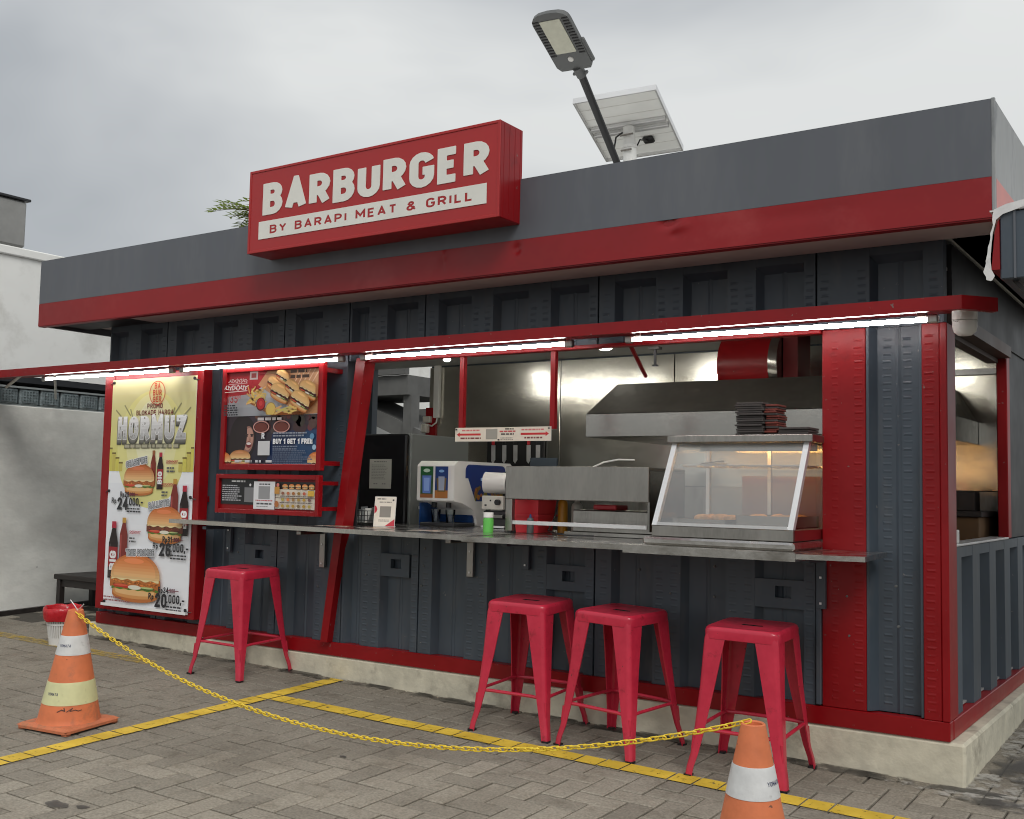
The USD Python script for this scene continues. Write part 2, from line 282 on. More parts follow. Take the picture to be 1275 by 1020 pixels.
M_('damp_oil', {'p': ('principled_bsdf', {'roughness': 0.5, 'base_color': (0.05, 0.048, 0.044)}), 't': ('transparent_bsdf', {}), 'mx': ('mix_closure', {'fac': 0.30})}, [('p.BSDF', 'mx.closure1'), ('t.BSDF', 'mx.closure2')], 'mx.closure')
M_('road_paint_worn', {'g': ('geometry', {}), 'n': ('noise_texture', {'scale': 22.0, 'detail': 8.0, 'roughness': 0.8}), 'r': ('rgb_ramp', {'ramp': [(0.42, (1, 1, 1)), (0.60, (0.1, 0.1, 0.1))]}),
                  'p': ('principled_bsdf', {'roughness': 0.8, 'base_color': (0.46, 0.31, 0.04)}), 't': ('transparent_bsdf', {}), 'mx': ('mix_closure', {})},
   [('g.position', 'n.vector'), ('n.fac', 'r.fac'), ('r.color', 'mx.fac'), ('p.BSDF', 'mx.closure1'), ('t.BSDF', 'mx.closure2')], 'mx.closure')

# ------------------------------------------------------------------ stroke lettering (single line letters thickened with shapely)
def E_(cx, cy, rx, ry, a0, a1, n=9):
    return [(cx + rx * math.cos(math.radians(a)), cy + ry * math.sin(math.radians(a))) for a in np.linspace(a0, a1, n)]
def glyphs():
    w = 0.46; g = {}
    g['A'] = (0.5, [[(0, 0), (0.25, 1), (0.5, 0)], [(0.085, 0.3), (0.415, 0.3)]])
    g['B'] = (w, [[(0, 0), (0, 1), (0.24, 1)] + E_(0.24, 0.77, 0.2, 0.23, 90, -90) + [(0, 0.54)], [(0.1, 0.54), (0.24, 0.54)] + E_(0.24, 0.27, 0.22, 0.27, 90, -90) + [(0, 0), (0, 0.2)]])
    g['C'] = (w, [E_(0.23, 0.72, 0.23, 0.28, 10, 180) + E_(0.23, 0.28, 0.23, 0.28, 180, 350)])
    g['D'] = (w, [[(0, 0), (0, 1), (0.2, 1)] + E_(0.2, 0.74, 0.26, 0.26, 90, 0) + E_(0.2, 0.26, 0.26, 0.26, 0, -90) + [(0, 0), (0, 0.2)]])
    g['E'] = (0.4, [[(0.4, 1), (0, 1), (0, 0), (0.4, 0)], [(0, 0.52), (0.34, 0.52)]])
    g['F'] = (0.38, [[(0.38, 1), (0, 1), (0, 0)], [(0, 0.52), (0.33, 0.52)]])
    g['G'] = (0.48, [E_(0.24, 0.74, 0.24, 0.26, 12, 180) + E_(0.24, 0.26, 0.24, 0.26, 180, 360) + [(0.48, 0.46), (0.27, 0.46)]])
    g['H'] = (w, [[(0, 0), (0, 1)], [(w, 0), (w, 1)], [(0, 0.52), (w, 0.52)]])
    g['I'] = (0.0, [[(0, 0), (0, 1)]])
    g['J'] = (0.4, [[(0.4, 1), (0.4, 0.24)] + E_(0.2, 0.24, 0.2, 0.24, 0, -170)])
    g['K'] = (w, [[(0, 0), (0, 1)], [(w, 1), (0, 0.42)], [(0.16, 0.58), (w, 0)]])
    g['L'] = (0.38, [[(0, 1), (0, 0), (0.38, 0)]])
    g['M'] = (0.6, [[(0, 0), (0, 1), (0.3, 0.35), (0.6, 1), (0.6, 0)]])
    g['N'] = (0.48, [[(0, 0), (0, 1), (0.48, 0), (0.48, 1)]])
    g['O'] = (0.48, [E_(0.24, 0.74, 0.24, 0.26, 0, 180) + E_(0.24, 0.26, 0.24, 0.26, 180, 360) + [(0.48, 0.74)]])
    g['P'] = (w, [[(0, 0), (0, 1), (0.22, 1)] + E_(0.22, 0.73, 0.23, 0.27, 90, -90) + [(0, 0.46)]])
    g['Q'] = (0.48, g['O'][1] + [[(0.3, 0.2), (0.5, -0.04)]])
    g['R'] = (w, [[(0, 0), (0, 1), (0.22, 1)] + E_(0.22, 0.74, 0.23, 0.26, 90, -90) + [(0, 0.48)], [(0.24, 0.48), (0.46, 0)]])
    g['S'] = (0.44, [E_(0.22, 0.75, 0.22, 0.25, 20, 270, 11) + E_(0.22, 0.25, 0.22, 0.25, 90, -160, 11)])
    g['T'] = (0.46, [[(0, 1), (0.46, 1)], [(0.23, 1), (0.23, 0)]])
    g['U'] = (w, [[(0, 1), (0, 0.25)] + E_(0.23, 0.25, 0.23, 0.25, 180, 360) + [(0.46, 1)]])
    g['V'] = (0.5, [[(0, 1), (0.25, 0), (0.5, 1)]]); g['W'] = (0.7, [[(0, 1), (0.17, 0), (0.35, 0.8), (0.53, 0), (0.7, 1)]])
    g['X'] = (0.48, [[(0, 0), (0.48, 1)], [(0, 1), (0.48, 0)]]); g['Y'] = (0.5, [[(0, 1), (0.25, 0.48), (0.5, 1)], [(0.25, 0.48), (0.25, 0)]])
    g['Z'] = (0.44, [[(0, 1), (0.44, 1), (0, 0), (0.44, 0)]])
    g['&'] = (0.55, [[(0.55, 0), (0.12, 0.72)] + E_(0.26, 0.82, 0.14, 0.18, 215, -30) + [(0.06, 0.40)] + E_(0.2, 0.22, 0.2, 0.22, 140, 300) + [(0.5, 0.42)]])
    g['0'] = (0.42, [E_(0.21, 0.74, 0.21, 0.26, 0, 180) + E_(0.21, 0.26, 0.21, 0.26, 180, 360) + [(0.42, 0.74)]])
    g['1'] = (0.2, [[(0, 0.78), (0.2, 1), (0.2, 0)]])
    g['2'] = (0.42, [E_(0.21, 0.76, 0.21, 0.24, 165, -20) + [(0, 0), (0.42, 0)]])
    g['3'] = (0.42, [E_(0.2, 0.76, 0.2, 0.24, 160, -90) + E_(0.2, 0.26, 0.22, 0.26, 90, -160)])
    g['4'] = (0.46, [[(0.34, 0), (0.34, 1), (0, 0.3), (0.46, 0.3)]])
    g['5'] = (0.42, [[(0.4, 1), (0.04, 1), (0.02, 0.55)] + E_(0.2, 0.3, 0.22, 0.3, 110, -150)])
    g['6'] = (0.42, [E_(0.21, 0.74, 0.21, 0.26, 20, 180) + E_(0.21, 0.27, 0.21, 0.27, 180, 540, 17)])
    g['9'] = (0.42, [E_(0.21, 0.26, 0.21, 0.26, 200, 360) + E_(0.21, 0.73, 0.21, 0.27, 0, 360, 17)])
    g['p'] = (0.34, [[(0, -0.28), (0, 0.55)], E_(0.17, 0.28, 0.17, 0.27, 180, -180, 15)])
    g['.'] = (0.0, [[(0, 0), (0, 0.02)]]); g['-'] = (0.26, [[(0, 0.42), (0.26, 0.42)]]); g[','] = (0.02, [[(0.04, 0.05), (0, -0.14)]])
    return g
GL = glyphs()
def text(s, h, t=0.15, x=0, y=0, track=0.16, sx=1.0, anchor='l', cap='square', shear=0.0, join='mitre'):
    """lettering as shapely geometry; t stroke weight relative to height h"""
    cs = {'square': 'square', 'flat': 'flat', 'round': 'round'}[cap]; out, px = [], t / 2
    hh = 1 - t
    for ch in s:
        if ch == ' ': px += 0.34 * sx + track; continue
        w, st = GL[ch]
        for q in st:
            ls = LineString([(px + a * sx, t / 2 + b * hh) for a, b in q])
            out.append(ls.buffer(t / 2, cap_style=cs if t > 0.12 else 'flat', join_style=join, mitre_limit=1.6, quad_segs=3))
        px += w * sx + t + track
    g = unary_union(out)
    if shear: g = affinity.skew(g, xs=shear, origin=(0, 0))
    wid = px - track - t / 2
    g = affinity.scale(g, h, h, origin=(0, 0)); dx = {'l': 0, 'c': -wid * h / 2, 'r': -wid * h}[anchor]
    return affinity.translate(g, x + dx, y)

class Art:
    """flat print built of coloured polygons (u right, v up, metres), each later colour lying a hair above the earlier ones"""
    STEP = 0.00012
    def __init__(s, w, h): s.w, s.h, s.items, s.clip, s.k = w, h, [], sbox(0, 0, w, h), 0
    def add(s, g, col, nl=True):
        if isinstance(g, list): g = Polygon(g)
        g = g.intersection(s.clip) if not s.clip.contains(g) else g
        if nl: s.k += 1
        gs = [k for k in getattr(g, 'geoms', [g]) if k.geom_type == 'Polygon' and k.area > 1e-8]
        for k in gs: s.items.append((k.simplify(0.0002), col, s.k))
    def rect(s, x0, y0, x1, y1, col, nl=True): s.add(sbox(x0, y0, x1, y1), col, nl)
    def grad(s, x0, y0, x1, y1, c0, c1, n=8):
        for i in range(n):
            f = (i + 0.5) / n; s.rect(x0, y0 + (y1 - y0) * i / n, x1, y0 + (y1 - y0) * (i + 1) / n, tuple(np.array(c0) * (1 - f) + np.array(c1) * f), nl=(i == 0))
    def text(s, *a, col=(0, 0, 0), **k): s.add(text(*a, **k), col)
    def greek(s, x, y, w, h, col, lines=1, gap=1.9, rag=0.3, seed=0):
        r = random.Random(seed); gs = []
        for i in range(lines):
            px, end = x, x + w * (1 - rag * r.random())
            while px < end:
                l = h * r.uniform(1.2, 3.6); gs.append(sbox(px, y - i * h * gap, min(px + l, end), y - i * h * gap + h)); px += l + h * 0.6
        s.add(unary_union(gs), col)
    def mesh(s):
        V, F, Cc, n = [], [], [], 0
        for g, c, k in s.items:
            try: v, f = trimesh.creation.triangulate_polygon(g, engine='earcut')
            except Exception: continue
            f = np.asarray(f); us, inv = np.unique(f, return_inverse=True); v, f = v[us], inv.reshape(f.shape)
            V.append(np.column_stack([v, np.full(len(v), k * s.STEP)])); F.append(np.asarray(f) + n); Cc.append(np.tile(c, (len(v), 1))); n += len(v)
        return np.vstack(V), np.vstack(F), np.vstack(Cc)
    def build(s, parent, name, M, label=None):
        """M: 4x4 taking (u, v, out) to world"""
        v, f, c = s.mesh(); v = trimesh.transformations.transform_points(v, M)
        if isinstance(parent, Node): node, pp = parent, parent.path
        elif parent is None: node, pp = Node('/World', np.eye(4)), '/World'
        else: node, pp = parent
        v = trimesh.transformations.transform_points(v, node.Mi); p = numbered(pp, name)
        g = usdkit.mesh(stage, p, (v, f), L['print_vinyl'])
        pv = UsdGeom.PrimvarsAPI(g).CreatePrimvar('tint', T.Color3fArray, 'vertex'); pv.Set(Vt.Vec3fArray.FromNumpy(np.clip(c, 0, 1).astype(np.float32)))
        tag(g.GetPrim(), label); return (node, p)
def face_front(x0, y, z0):      # (u, v, out) -> world for a print that faces the car park (-y)
    return np.array([[1, 0, 0, x0], [0, 0, -1, y], [0, 1, 0, z0], [0, 0, 0, 1.0]])
def srgb(r, g, b): return tuple(((c / 255) / 12.92 if c / 255 <= 0.04045 else ((c / 255 + 0.055) / 1.055) ** 2.4) for c in (r, g, b))

def GZ(x, y): return 0.013 - 0.015 * x + 0.034 * y
GN = np.array([0.015, -0.034, 1.0]); GN /= np.linalg.norm(GN)
def on_ground(x, y, rz):
    """frame standing square on the sloping pavement"""
    xa = np.array([math.cos(rz), math.sin(rz), 0]); xa -= GN * (xa @ GN); xa /= np.linalg.norm(xa); ya = np.cross(GN, xa); M = np.eye(4)
    M[:3, 0], M[:3, 1], M[:3, 2], M[:3, 3] = xa, ya, GN, (x, y, GZ(x, y)); return M

# ================================================================== GROUND
W = 0.1185
xs = np.concatenate([[-60, -30, -14], np.arange(-9, 6.1, 0.75), [12, 30, 60]]); ys = np.concatenate([[-60, -30, -12], np.arange(-8, 6.1, 0.75), [14, 30, 60]])
gx, gy = np.meshgrid(xs, ys, indexing='ij'); gzv = GZ(np.clip(gx, -9, 6), np.clip(gy, -8, 6)) - 0.011
gv = np.stack([gx, gy, gzv], -1).reshape(-1, 3); nx, ny = len(xs), len(ys)
gf = [[i * ny + j, (i + 1) * ny + j, (i + 1) * ny + j + 1, i * ny + j + 1] for i in range(nx - 1) for j in range(ny - 1)]
pave = thing('pavement', 'grey block paving laid in herringbone in front of the burger kiosk', kind='structure')
part(pave, 'joint_bed', (lambda t: trimesh.Trimesh(t[0], np.vstack([np.array(t[1])[:, [0, 1, 2]], np.array(t[1])[:, [0, 2, 3]]]), process=False))((gv, gf)), 'sand_joint')

def brick(x0, y0, x1, y1, g=0.0036, c=0.006, seed=0):
    r = random.Random(seed); dz = r.uniform(-0.0018, 0.0018); tx, ty = r.uniform(-0.006, 0.006), r.uniform(-0.006, 0.006); g = g + r.uniform(0, 0.0012)
    xa, xb, ya, yb = x0 + g, x1 - g, y0 + g, y1 - g; cx, cy = (x0 + x1) / 2, (y0 + y1) / 2; V = []
    for ins, dep in ((c, 0.0), (0.0, -0.0035), (0.0, -0.03)):
        for px, py in ((xa + ins, ya + ins), (xb - ins, ya + ins), (xb - ins, yb - ins), (xa + ins, yb - ins)):
            V.append((px, py, GZ(px, py) + dep + dz + tx * (px - cx) + ty * (py - cy)))
    F = [[0, 1, 2], [0, 2, 3]]
    for k in (0, 4):
        for j in range(4):
            a, b, c2, d = k + j, k + (j + 1) % 4, k + 4 + (j + 1) % 4, k + 4 + j; F += [[a, d, c2], [a, c2, b]]
    return trimesh.Trimesh(V, F, process=False)
X0, Y0 = -3.638, -0.667
bricks = []
for i in range(-36, 44):
    for j in range(-28, 30):
        c = (i - j) % 4; x, y = X0 + i * W, Y0 + j * W
        if c == 0: q = (x, y, x + 2 * W, y + W)
        elif c == 3: q = (x, y, x + W, y + 2 * W)
        else: continue
        mx, my = (q[0] + q[2]) / 2, (q[1] + q[3]) / 2
        if mx > 1.35 or mx < -7.5 or my < -3.75 or my > 2.6: continue
        if q[1] > -0.03 and q[2] < 0.076: continue
        d = np.array([mx, my, GZ(mx, my)]) - CP; dep = d @ _f
        px = d @ _r2 / dep * FPX
        if dep < 0.5 or abs(px) > 780 : continue
        if d @ _u2 / dep * FPX < -640: continue
        bricks.append((dep, q))
bricks.sort()
for k, (dep, q) in enumerate(bricks[:300]): part(pave, 'paver', brick(*q, seed=k), 'paver_stone')
part(pave, 'paver', [brick(*q, seed=1000 + k) for k, (dep, q) in enumerate(bricks[300:])], 'paver_stone_mass', label='further herringbone pavers', kind='stuff')

def painted(name, rect, mat, label):
    R, ms = sbox(*rect), []
    for dep, q in bricks:
        s = sbox(q[0] + 0.004, q[1] + 0.004, q[2] - 0.004, q[3] - 0.004).intersection(R)
        if s.is_empty or s.area < 2e-4: continue
        x0, y0, x1, y1 = s.bounds; e = lambda: random.uniform(-0.002, 0.002)
        P = np.array([(x0 + e(), y0 + e()), (x1 + e(), y0 + e()), (x1 + e(), y1 + e()), (x0 + e(), y1 + e())])
        V = [(a, b, GZ(a, b) + 0.0042) for a, b in P]
        ms.append(trimesh.Trimesh(V, [[0, 1, 2], [0, 2, 3]], process=False))
    solo(name, ms, mat, label, kind='structure')
painted('yellow_line', (-3.636, -3.7, -3.522, -0.035), 'road_paint', 'yellow painted line running away from the viewer past the left cone to the kiosk')
painted('yellow_line', (-3.51, -0.665, 1.3, -0.551), 'road_paint', 'yellow painted line along the front of the red stools')
painted('yellow_line', (-7.4, -0.466, -4.88, -0.352), 'road_paint_worn', 'faded yellow line behind the left cone by the white bin')

def blob(cx, cy, rx, ry, n=22, seed=0, jit=0.25, dz=0.0045):
    r = random.Random(seed); V = [(cx, cy, GZ(cx, cy) + dz)]; ph = [r.uniform(0, 6.28) for _ in range(4)]
    for k in range(n):
        a = 2 * math.pi * k / n; f = 1 + jit * (0.5 * math.sin(2 * a + ph[0]) + 0.3 * math.sin(3 * a + ph[1]) + 0.35 * math.sin(5 * a + ph[2]) + 0.2 * math.sin(8 * a + ph[3]))
        x, y = cx + rx * f * math.cos(a), cy + ry * f * math.sin(a); V.append((x, y, GZ(x, y) + dz))
    return trimesh.Trimesh(V, [[0, k + 1, (k + 1) % n + 1] for k in range(n)], process=False)

# ================================================================== KIOSK
K = thing('burger_kiosk', 'dark grey and red container burger kiosk with a serving counter and overhanging parapet', 'kiosk', (-3.03, 1.2, 0.2))
ZB, ZT = 0.20, 2.44
# plinth
pl = bx(-6.15, -0.012, -0.25, 0.072, 2.50, ZB, 0.012); pl = pl.subdivide().subdivide().subdivide()
_n = meshkit.fbm(pl.vertices * np.array([3.0, 3.0, 9.0]), 3, 3) - 0.5; pl.vertices[:, 1] += _n * 0.010 * (pl.vertices[:, 1] < 1); pl.vertices[:, 0] += _n * 0.01
part(K, 'concrete_plinth', pl, 'concrete_plinth', smooth=25)
part(K, 'base_trim', [bx(-6.06, -0.014, ZB + 0.002, 0.012, 0.05, 0.285, 0.003)], 'red_paint')
part(K, 'base_trim', [bx(-0.04, 0.052, ZB + 0.002, 0.014, 2.44, 0.285, 0.003)], 'red_paint')

DEP = 0.046
def ribs(x, z0, z1, seed=0, w=0.042, y=0.0, pitch=0.034, k_=1.0):
    r = random.Random(seed); out = []; z = z0 + 0.02
    while z < z1 - 0.03:
        dx = r.uniform(-0.003, 0.003); rl_ = k_ * r.uniform(0.0006, 0.0022); xa, xb, h = x - w / 2 + dx, x + w / 2 + dx, 0.015
        V = [(xa, y, z), (xb, y, z), (xb, y, z + h), (xa, y, z + h), (xa + 0.007, y - rl_, z + h / 2), (xb - 0.007, y - rl_, z + h / 2)]
        out.append(trimesh.Trimesh(V, [[0, 1, 5], [0, 5, 4], [3, 4, 5], [3, 5, 2], [0, 4, 3], [1, 2, 5]], process=False)); z += pitch
    return out

def wall_panel(x0, x1, z0, z1, recs, cap_top=False, band=(), rib=True, seed=0, slope=0.028):
    """folded steel sheet in the plane y=0 with recessed bays; recs are (left, right)"""
    P = [(x0, 0.0)]; inner = []
    for a, b in recs:
        if b - a < 0.06: continue
        P += [(a, 0.0), (a + slope, DEP), (b - slope * 0.4, DEP), (b, 0.0)]; inner.append((a, b))
    P += [(x1, 0.0), (x1, DEP + 0.02), (x0, DEP + 0.02)]
    ms = [prism(Polygon(P).buffer(0), z1 - z0, 'z', z0)]
    edges = [x0] + [v for ab in inner for v in ab] + [x1]
    for a, b in inner:
        c = a * 0.5 + b * 0.5 + 0.01; ms.append(hull([(c - 0.012, DEP - 0.001, z0), (c + 0.012, DEP - 0.001, z0), (c, DEP - 0.006, z0), (c - 0.012, DEP - 0.001, z1), (c + 0.012, DEP - 0.001, z1), (c, DEP - 0.006, z1)]))
        if cap_top: ms.append(hull([(a - 0.002, 0.0015, z1 - 0.05), (b + 0.002, 0.0015, z1 - 0.05), (a, 0.0015, z1 - 0.001), (b, 0.0015, z1 - 0.001), (a + 0.01, DEP, z1 - 0.085), (b - 0.01, DEP, z1 - 0.085), (a, DEP, z1 - 0.001), (b, DEP, z1 - 0.001)]))
    for a, b in band:
        m = a * 0.42 + b * 0.58; zc = 0.797
        for q in ((a, 0.72, m - 0.04, 0.856), (m + 0.04, 0.72, b, 0.856), (m - 0.04, 0.72, m + 0.04, 0.769), (m - 0.04, 0.825, m + 0.04, 0.856)):
            ms.append(bx(q[0], 0.0015, q[1], q[2], 0.030, q[3]))
    if rib:
        for k in range(0, len(edges), 2):
            a, b = edges[k], edges[k + 1]
            zz1 = z1 - (0.07 if cap_top else 0.0)
            if b - a > 0.11: ms += ribs(a + 0.036, z0, zz1, seed + k) + ribs(b - 0.036, z0, zz1, seed + k + 1)
            elif b - a > 0.05: ms += ribs((a + b) / 2, z0, zz1, seed + k)
    return ms
SE = [-5.385, -4.182, -2.985, -1.785, -0.585]
def recs(x0, x1):
    out = []
    for s in [-6.585] + SE:
        for a, b in ((0.10, 0.345), (0.50, 0.745), (0.895, 1.14)):
            p, q = max(s + a, x0 + 0.02), min(s + b, x1 - 0.02)
            if q - p > 0.12: out.append((p, q))
    return out
def band_of(x0, x1): return [(s + 0.893, s + 1.142) for s in [-6.585] + SE if s + 0.87 > x0 and s + 1.15 < x1]
gap = 0.005
# bays left of the window, full height
for k, (a, b) in enumerate(((-6.06, SE[0]), (SE[0], SE[1]), (SE[1], -3.60))):
    part(K, 'wall_panel', wall_panel(a + gap, b - gap, 0.286, ZT, recs(a, b), True, band_of(a, b), seed=k * 40), 'grey_paint')
for k, (a, b) in enumerate(((-3.60, SE[2]), (SE[2], SE[3]), (SE[3], SE[4]))):
    part(K, 'wall_panel', wall_panel(a + gap, b - gap, 0.286, 0.985, recs(a, b), False, band_of(a, b) if k else [(-3.31, -3.06)], seed=200 + k * 40), 'grey_paint', label='grey sheet bay under the counter')
    part(K, 'wall_panel', wall_panel(a + gap, b - gap, 2.052, ZT, recs(a, b), True, seed=400 + k * 40), 'grey_paint', label='grey sheet bay above the canopy')
part(K, 'wall_panel', wall_panel(SE[4] + gap, -0.004, 2.052, ZT, [(-0.333, -0.092)], True, seed=600), 'grey_paint', label='grey sheet bay above the canopy at the right corner')
part(K, 'wall_backing', [bx(-6.05, DEP + 0.024, 0.21, -0.02, DEP + 0.034, 0.98), bx(-6.05, DEP + 0.024, 0.98, -3.56, DEP + 0.034, 2.43), bx(-3.56, DEP + 0.024, 2.055, -0.02, DEP + 0.034, 2.43)], 'dark_metal')
part(K, 'edge_flange', bx(-0.581, -0.020, 0.292, -0.557, 0.03, 0.98, 0.003), 'grey_paint')
# right corner: red band, grey bay, red corner post
part(K, 'red_pier', [bx(-0.556, -0.004, 0.286, -0.352, 0.06, 2.05, 0.003)] + ribs(-0.495, 0.3, 2.05, 5, y=-0.004, k_=0.45, w=0.032) + ribs(-0.385, 0.3, 2.05, 6, y=-0.004, k_=0.8) , 'red_paint')
part(K, 'wall_panel', wall_panel(-0.350, -0.101, 0.290, 2.05, [(-0.338, -0.112)], rib=False) + ribs(-0.265, 0.3, 2.05, 8, y=DEP) + ribs(-0.175, 0.3, 2.05, 9, y=DEP), 'grey_paint', label='grey recessed bay between the red uprights')
part(K, 'corner_post', [bx(-0.099, -0.010, 0.286, -0.022, 0.05, 2.05, 0.003), bx(-0.021, -0.016, 0.286, 0.012, 0.15, 2.05, 0.004)] + ribs(-0.066, 0.3, 2.05, 11, y=-0.010, k_=0.8), 'red_paint')
# screws
scr = []
for (x, z) in ((-3.38, 0.84), (-3.40, 0.72), (-2.94, 0.90), (-2.95, 0.80), (-2.96, 0.68), (-2.53, 0.84), (-2.53, 0.66), (-1.52, 0.86), (-1.34, 0.75), (-1.10, 0.90), (-1.10, 0.75), (-0.44, 0.80), (-0.43, 0.62), (-0.22, 0.86), (-0.21, 0.68), (-4.55, 0.80), (-3.8, 0.62)):
    scr.append(lathe([(0.0, -0.006), (0.0055, -0.005), (0.007, 0.0), (0.007, 0.01)], 8)); scr[-1].vertices = np.column_stack([scr[-1].vertices[:, 0] + x, scr[-1].vertices[:, 2], scr[-1].vertices[:, 1] + z])
part(K, 'screw', scr, 'lamp_grey', label='wall screws', kind='stuff')
# slanted red window post
def quadbar(b0, b1, t0, t1, z0, z1, y0, y1):
    return hull([(b0, y0, z0), (b1, y0, z0), (b0, y1, z0), (b1, y1, z0), (t0, y0, z1), (t1, y0, z1), (t0, y1, z1), (t1, y1, z1)])
part(K, 'slanted_post', quadbar(-3.720, -3.662, -3.488, -3.412, 0.286, 2.06, -0.050, 0.045), 'red_paint')
part(K, 'window_rail', [bx(-3.42, -0.03, 2.032, -0.556, 0.03, 2.052, 0.003)], 'red_paint')
# fascia / parapet
FX0, FX1, FY, FZ0, FZ1, FM = -6.39, 0.285, -0.396, 2.41, 2.905, 2.578
def sheet(x0, x1, z0, z1, n, m, fn):
    u, v = np.meshgrid(np.linspace(x0, x1, n), np.linspace(z0, z1, m), indexing='ij'); V = np.stack([u, FY + fn(u, v), v], -1).reshape(-1, 3)
    F = [[i * m + j, (i + 1) * m + j, (i + 1) * m + j + 1] for i in range(n - 1) for j in range(m - 1)] + [[i * m + j, (i + 1) * m + j + 1, i * m + j + 1] for i in range(n - 1) for j in range(m - 1)]
    return trimesh.Trimesh(V, F, process=False)
wob = lambda u, v: 0.004 * (meshkit.fbm(np.stack([u * 0.9, v * 3, 0 * u], -1), 3, 5) - 0.5)
def dents(u, v):
    d = wob(u, v) * 1.6
    for cx, cz, a, w, h in ((-2.56, 2.51, 0.012, 0.012, 0.05), (-2.54, 2.545, -0.010, 0.016, 0.03), (-2.06, 2.53, 0.012, 0.025, 0.03), (-1.17, 2.56, 0.016, 0.05, 0.022), (-1.12, 2.545, -0.010, 0.05, 0.03), (-1.15, 2.50, 0.006, 0.02, 0.02), (-2.95, 2.52, 0.005, 0.2, 0.05), (-0.55, 2.52, 0.004, 0.3, 0.04)):
        d = d + a * np.exp(-((u - cx) / w) ** 2 - ((v - cz) / h) ** 2)
    return d
part(K, 'fascia_panel', [sheet(FX0, FX1 - 0.006, FM + 0.001, FZ1, 160, 10, wob), bx(FX0, FY + 0.006, FM, FX1, FY + 0.03, FZ1)], 'grey_fascia', smooth=40)
part(K, 'fascia_band', [sheet(FX0, FX1 - 0.006, FZ0, FM, 420, 16, dents), bx(FX0, FY + 0.008, FZ0 + 0.001, FX1, FY + 0.03, FM - 0.001)], 'red_band', smooth=40)
part(K, 'fascia_lip', [bx(FX0, FY + 0.004, FZ0 - 0.006, FX1, FY + 0.05, FZ0 - 0.0005), bx(FX0, FY + 0.05, FZ0 - 0.006, FX1, FY + 0.054, FZ0 + 0.03)], 'red_paint')
part(K, 'fascia_corner_trim', bx(FX1 - 0.012, FY - 0.004, FZ0 - 0.002, FX1 + 0.004, FY + 0.012, FZ1 + 0.003, 0.003), 'grey_side_worn')
part(K, 'fascia_panel', bx(FX1 - 0.03, FY + 0.032, FM, FX1, 2.7, FZ1), 'grey_side_worn', label='weathered pale grey end of the parapet')
part(K, 'fascia_band', bx(FX1 - 0.03, FY + 0.032, FZ0, FX1 + 0.001, 2.7, FM - 0.001), 'red_side_faded', label='faded red band at the parapet end')
part(K, 'fascia_panel', [bx(FX0, FY + 0.032, FZ0, FX0 + 0.03, 2.7, FZ1), bx(FX0 + 0.03, 2.67, FZ0, FX1 - 0.03, 2.7, FZ1)], 'grey_fascia', label='grey rear and left side of the parapet')
part(K, 'soffit', [bx(-5.50, FY + 0.056, FZ0 + 0.018, FX1 - 0.032, -0.003, FZ0 + 0.030)], 'soffit_board')
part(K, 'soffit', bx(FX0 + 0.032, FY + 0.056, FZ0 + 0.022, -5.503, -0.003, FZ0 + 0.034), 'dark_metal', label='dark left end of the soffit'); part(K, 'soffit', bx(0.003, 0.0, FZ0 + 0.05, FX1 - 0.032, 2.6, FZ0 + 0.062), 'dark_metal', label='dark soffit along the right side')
part(K, 'roof', bx(FX0 + 0.032, FY + 0.034, 2.46, FX1 - 0.032, 2.668, 2.48), 'white_render')
# left end wall, rear wall, right side wall
part(K, 'end_wall', bx(-6.06, 0.082, ZB, -6.02, 2.44, ZT), 'grey_paint')
BY = 2.30
part(K, 'rear_wall', [bx(-6.02, BY + 0.03, ZB, -5.45, BY + 0.10, ZT), bx(-5.45, BY + 0.03, ZB, -4.77, BY + 0.10, 1.35), bx(-5.45, BY + 0.03, 2.36, -4.77, BY + 0.10, ZT), bx(-4.77, BY + 0.03, ZB, 0.0, BY + 0.10, ZT)], 'grey_paint')
for k, (a, b) in enumerate(((-4.765, -4.43), (-4.425, -3.43), (-3.425, -2.43), (-2.425, -1.43), (-1.425, -0.02))):
    part(K, 'steel_lining', bx(a, BY, 1.31, b, BY + 0.012, 2.30, 0.002), 'steel_wall')
part(K, 'steel_lining', [bx(-4.765, BY - 0.002, 0.3, -0.02, BY + 0.01, 1.305)], 'steel_matte', label='dull steel splashback at the bottom of the rear wall')
part(K, 'steel_trim', [bx(-1.2, BY - 0.03, 2.05, -0.03, BY - 0.003, 2.09, 0.003)], 'alu')
part(K, 'ceiling', bx(-6.02, 0.085, 2.315, -0.02, BY + 0.02, 2.33), 'interior_grey')
part(K, 'inner_lining', [bx(-6.01, DEP + 0.036, 0.302, -3.57, DEP + 0.046, 2.31), bx(-3.57, DEP + 0.036, 2.06, -0.03, DEP + 0.046, 2.31)], 'steel_matte'); part(K, 'inner_lining', bx(-6.018, 0.10, 0.302, -6.008, BY, 2.31), 'interior_grey')
for a, b in ((-4.9, -3.5), (-3.1, -1.7), (-1.35, -0.7)):      # ceiling tubes behind the window head; their light bands show in the steel rear wall
    it = part(K, 'ceiling_tube', cyl((a, 0.36, 2.286), (b, 0.36, 2.286), 0.0125, 12), 'inner_glow', smooth=40); part(it, 'fitting', bx(a - 0.03, 0.335, 2.30, b + 0.03, 0.385, 2.314), 'white_plastic')
part(K, 'floor', bx(-6.02, 0.085, 0.29, -0.03, BY, 0.30), 'concrete_grey')
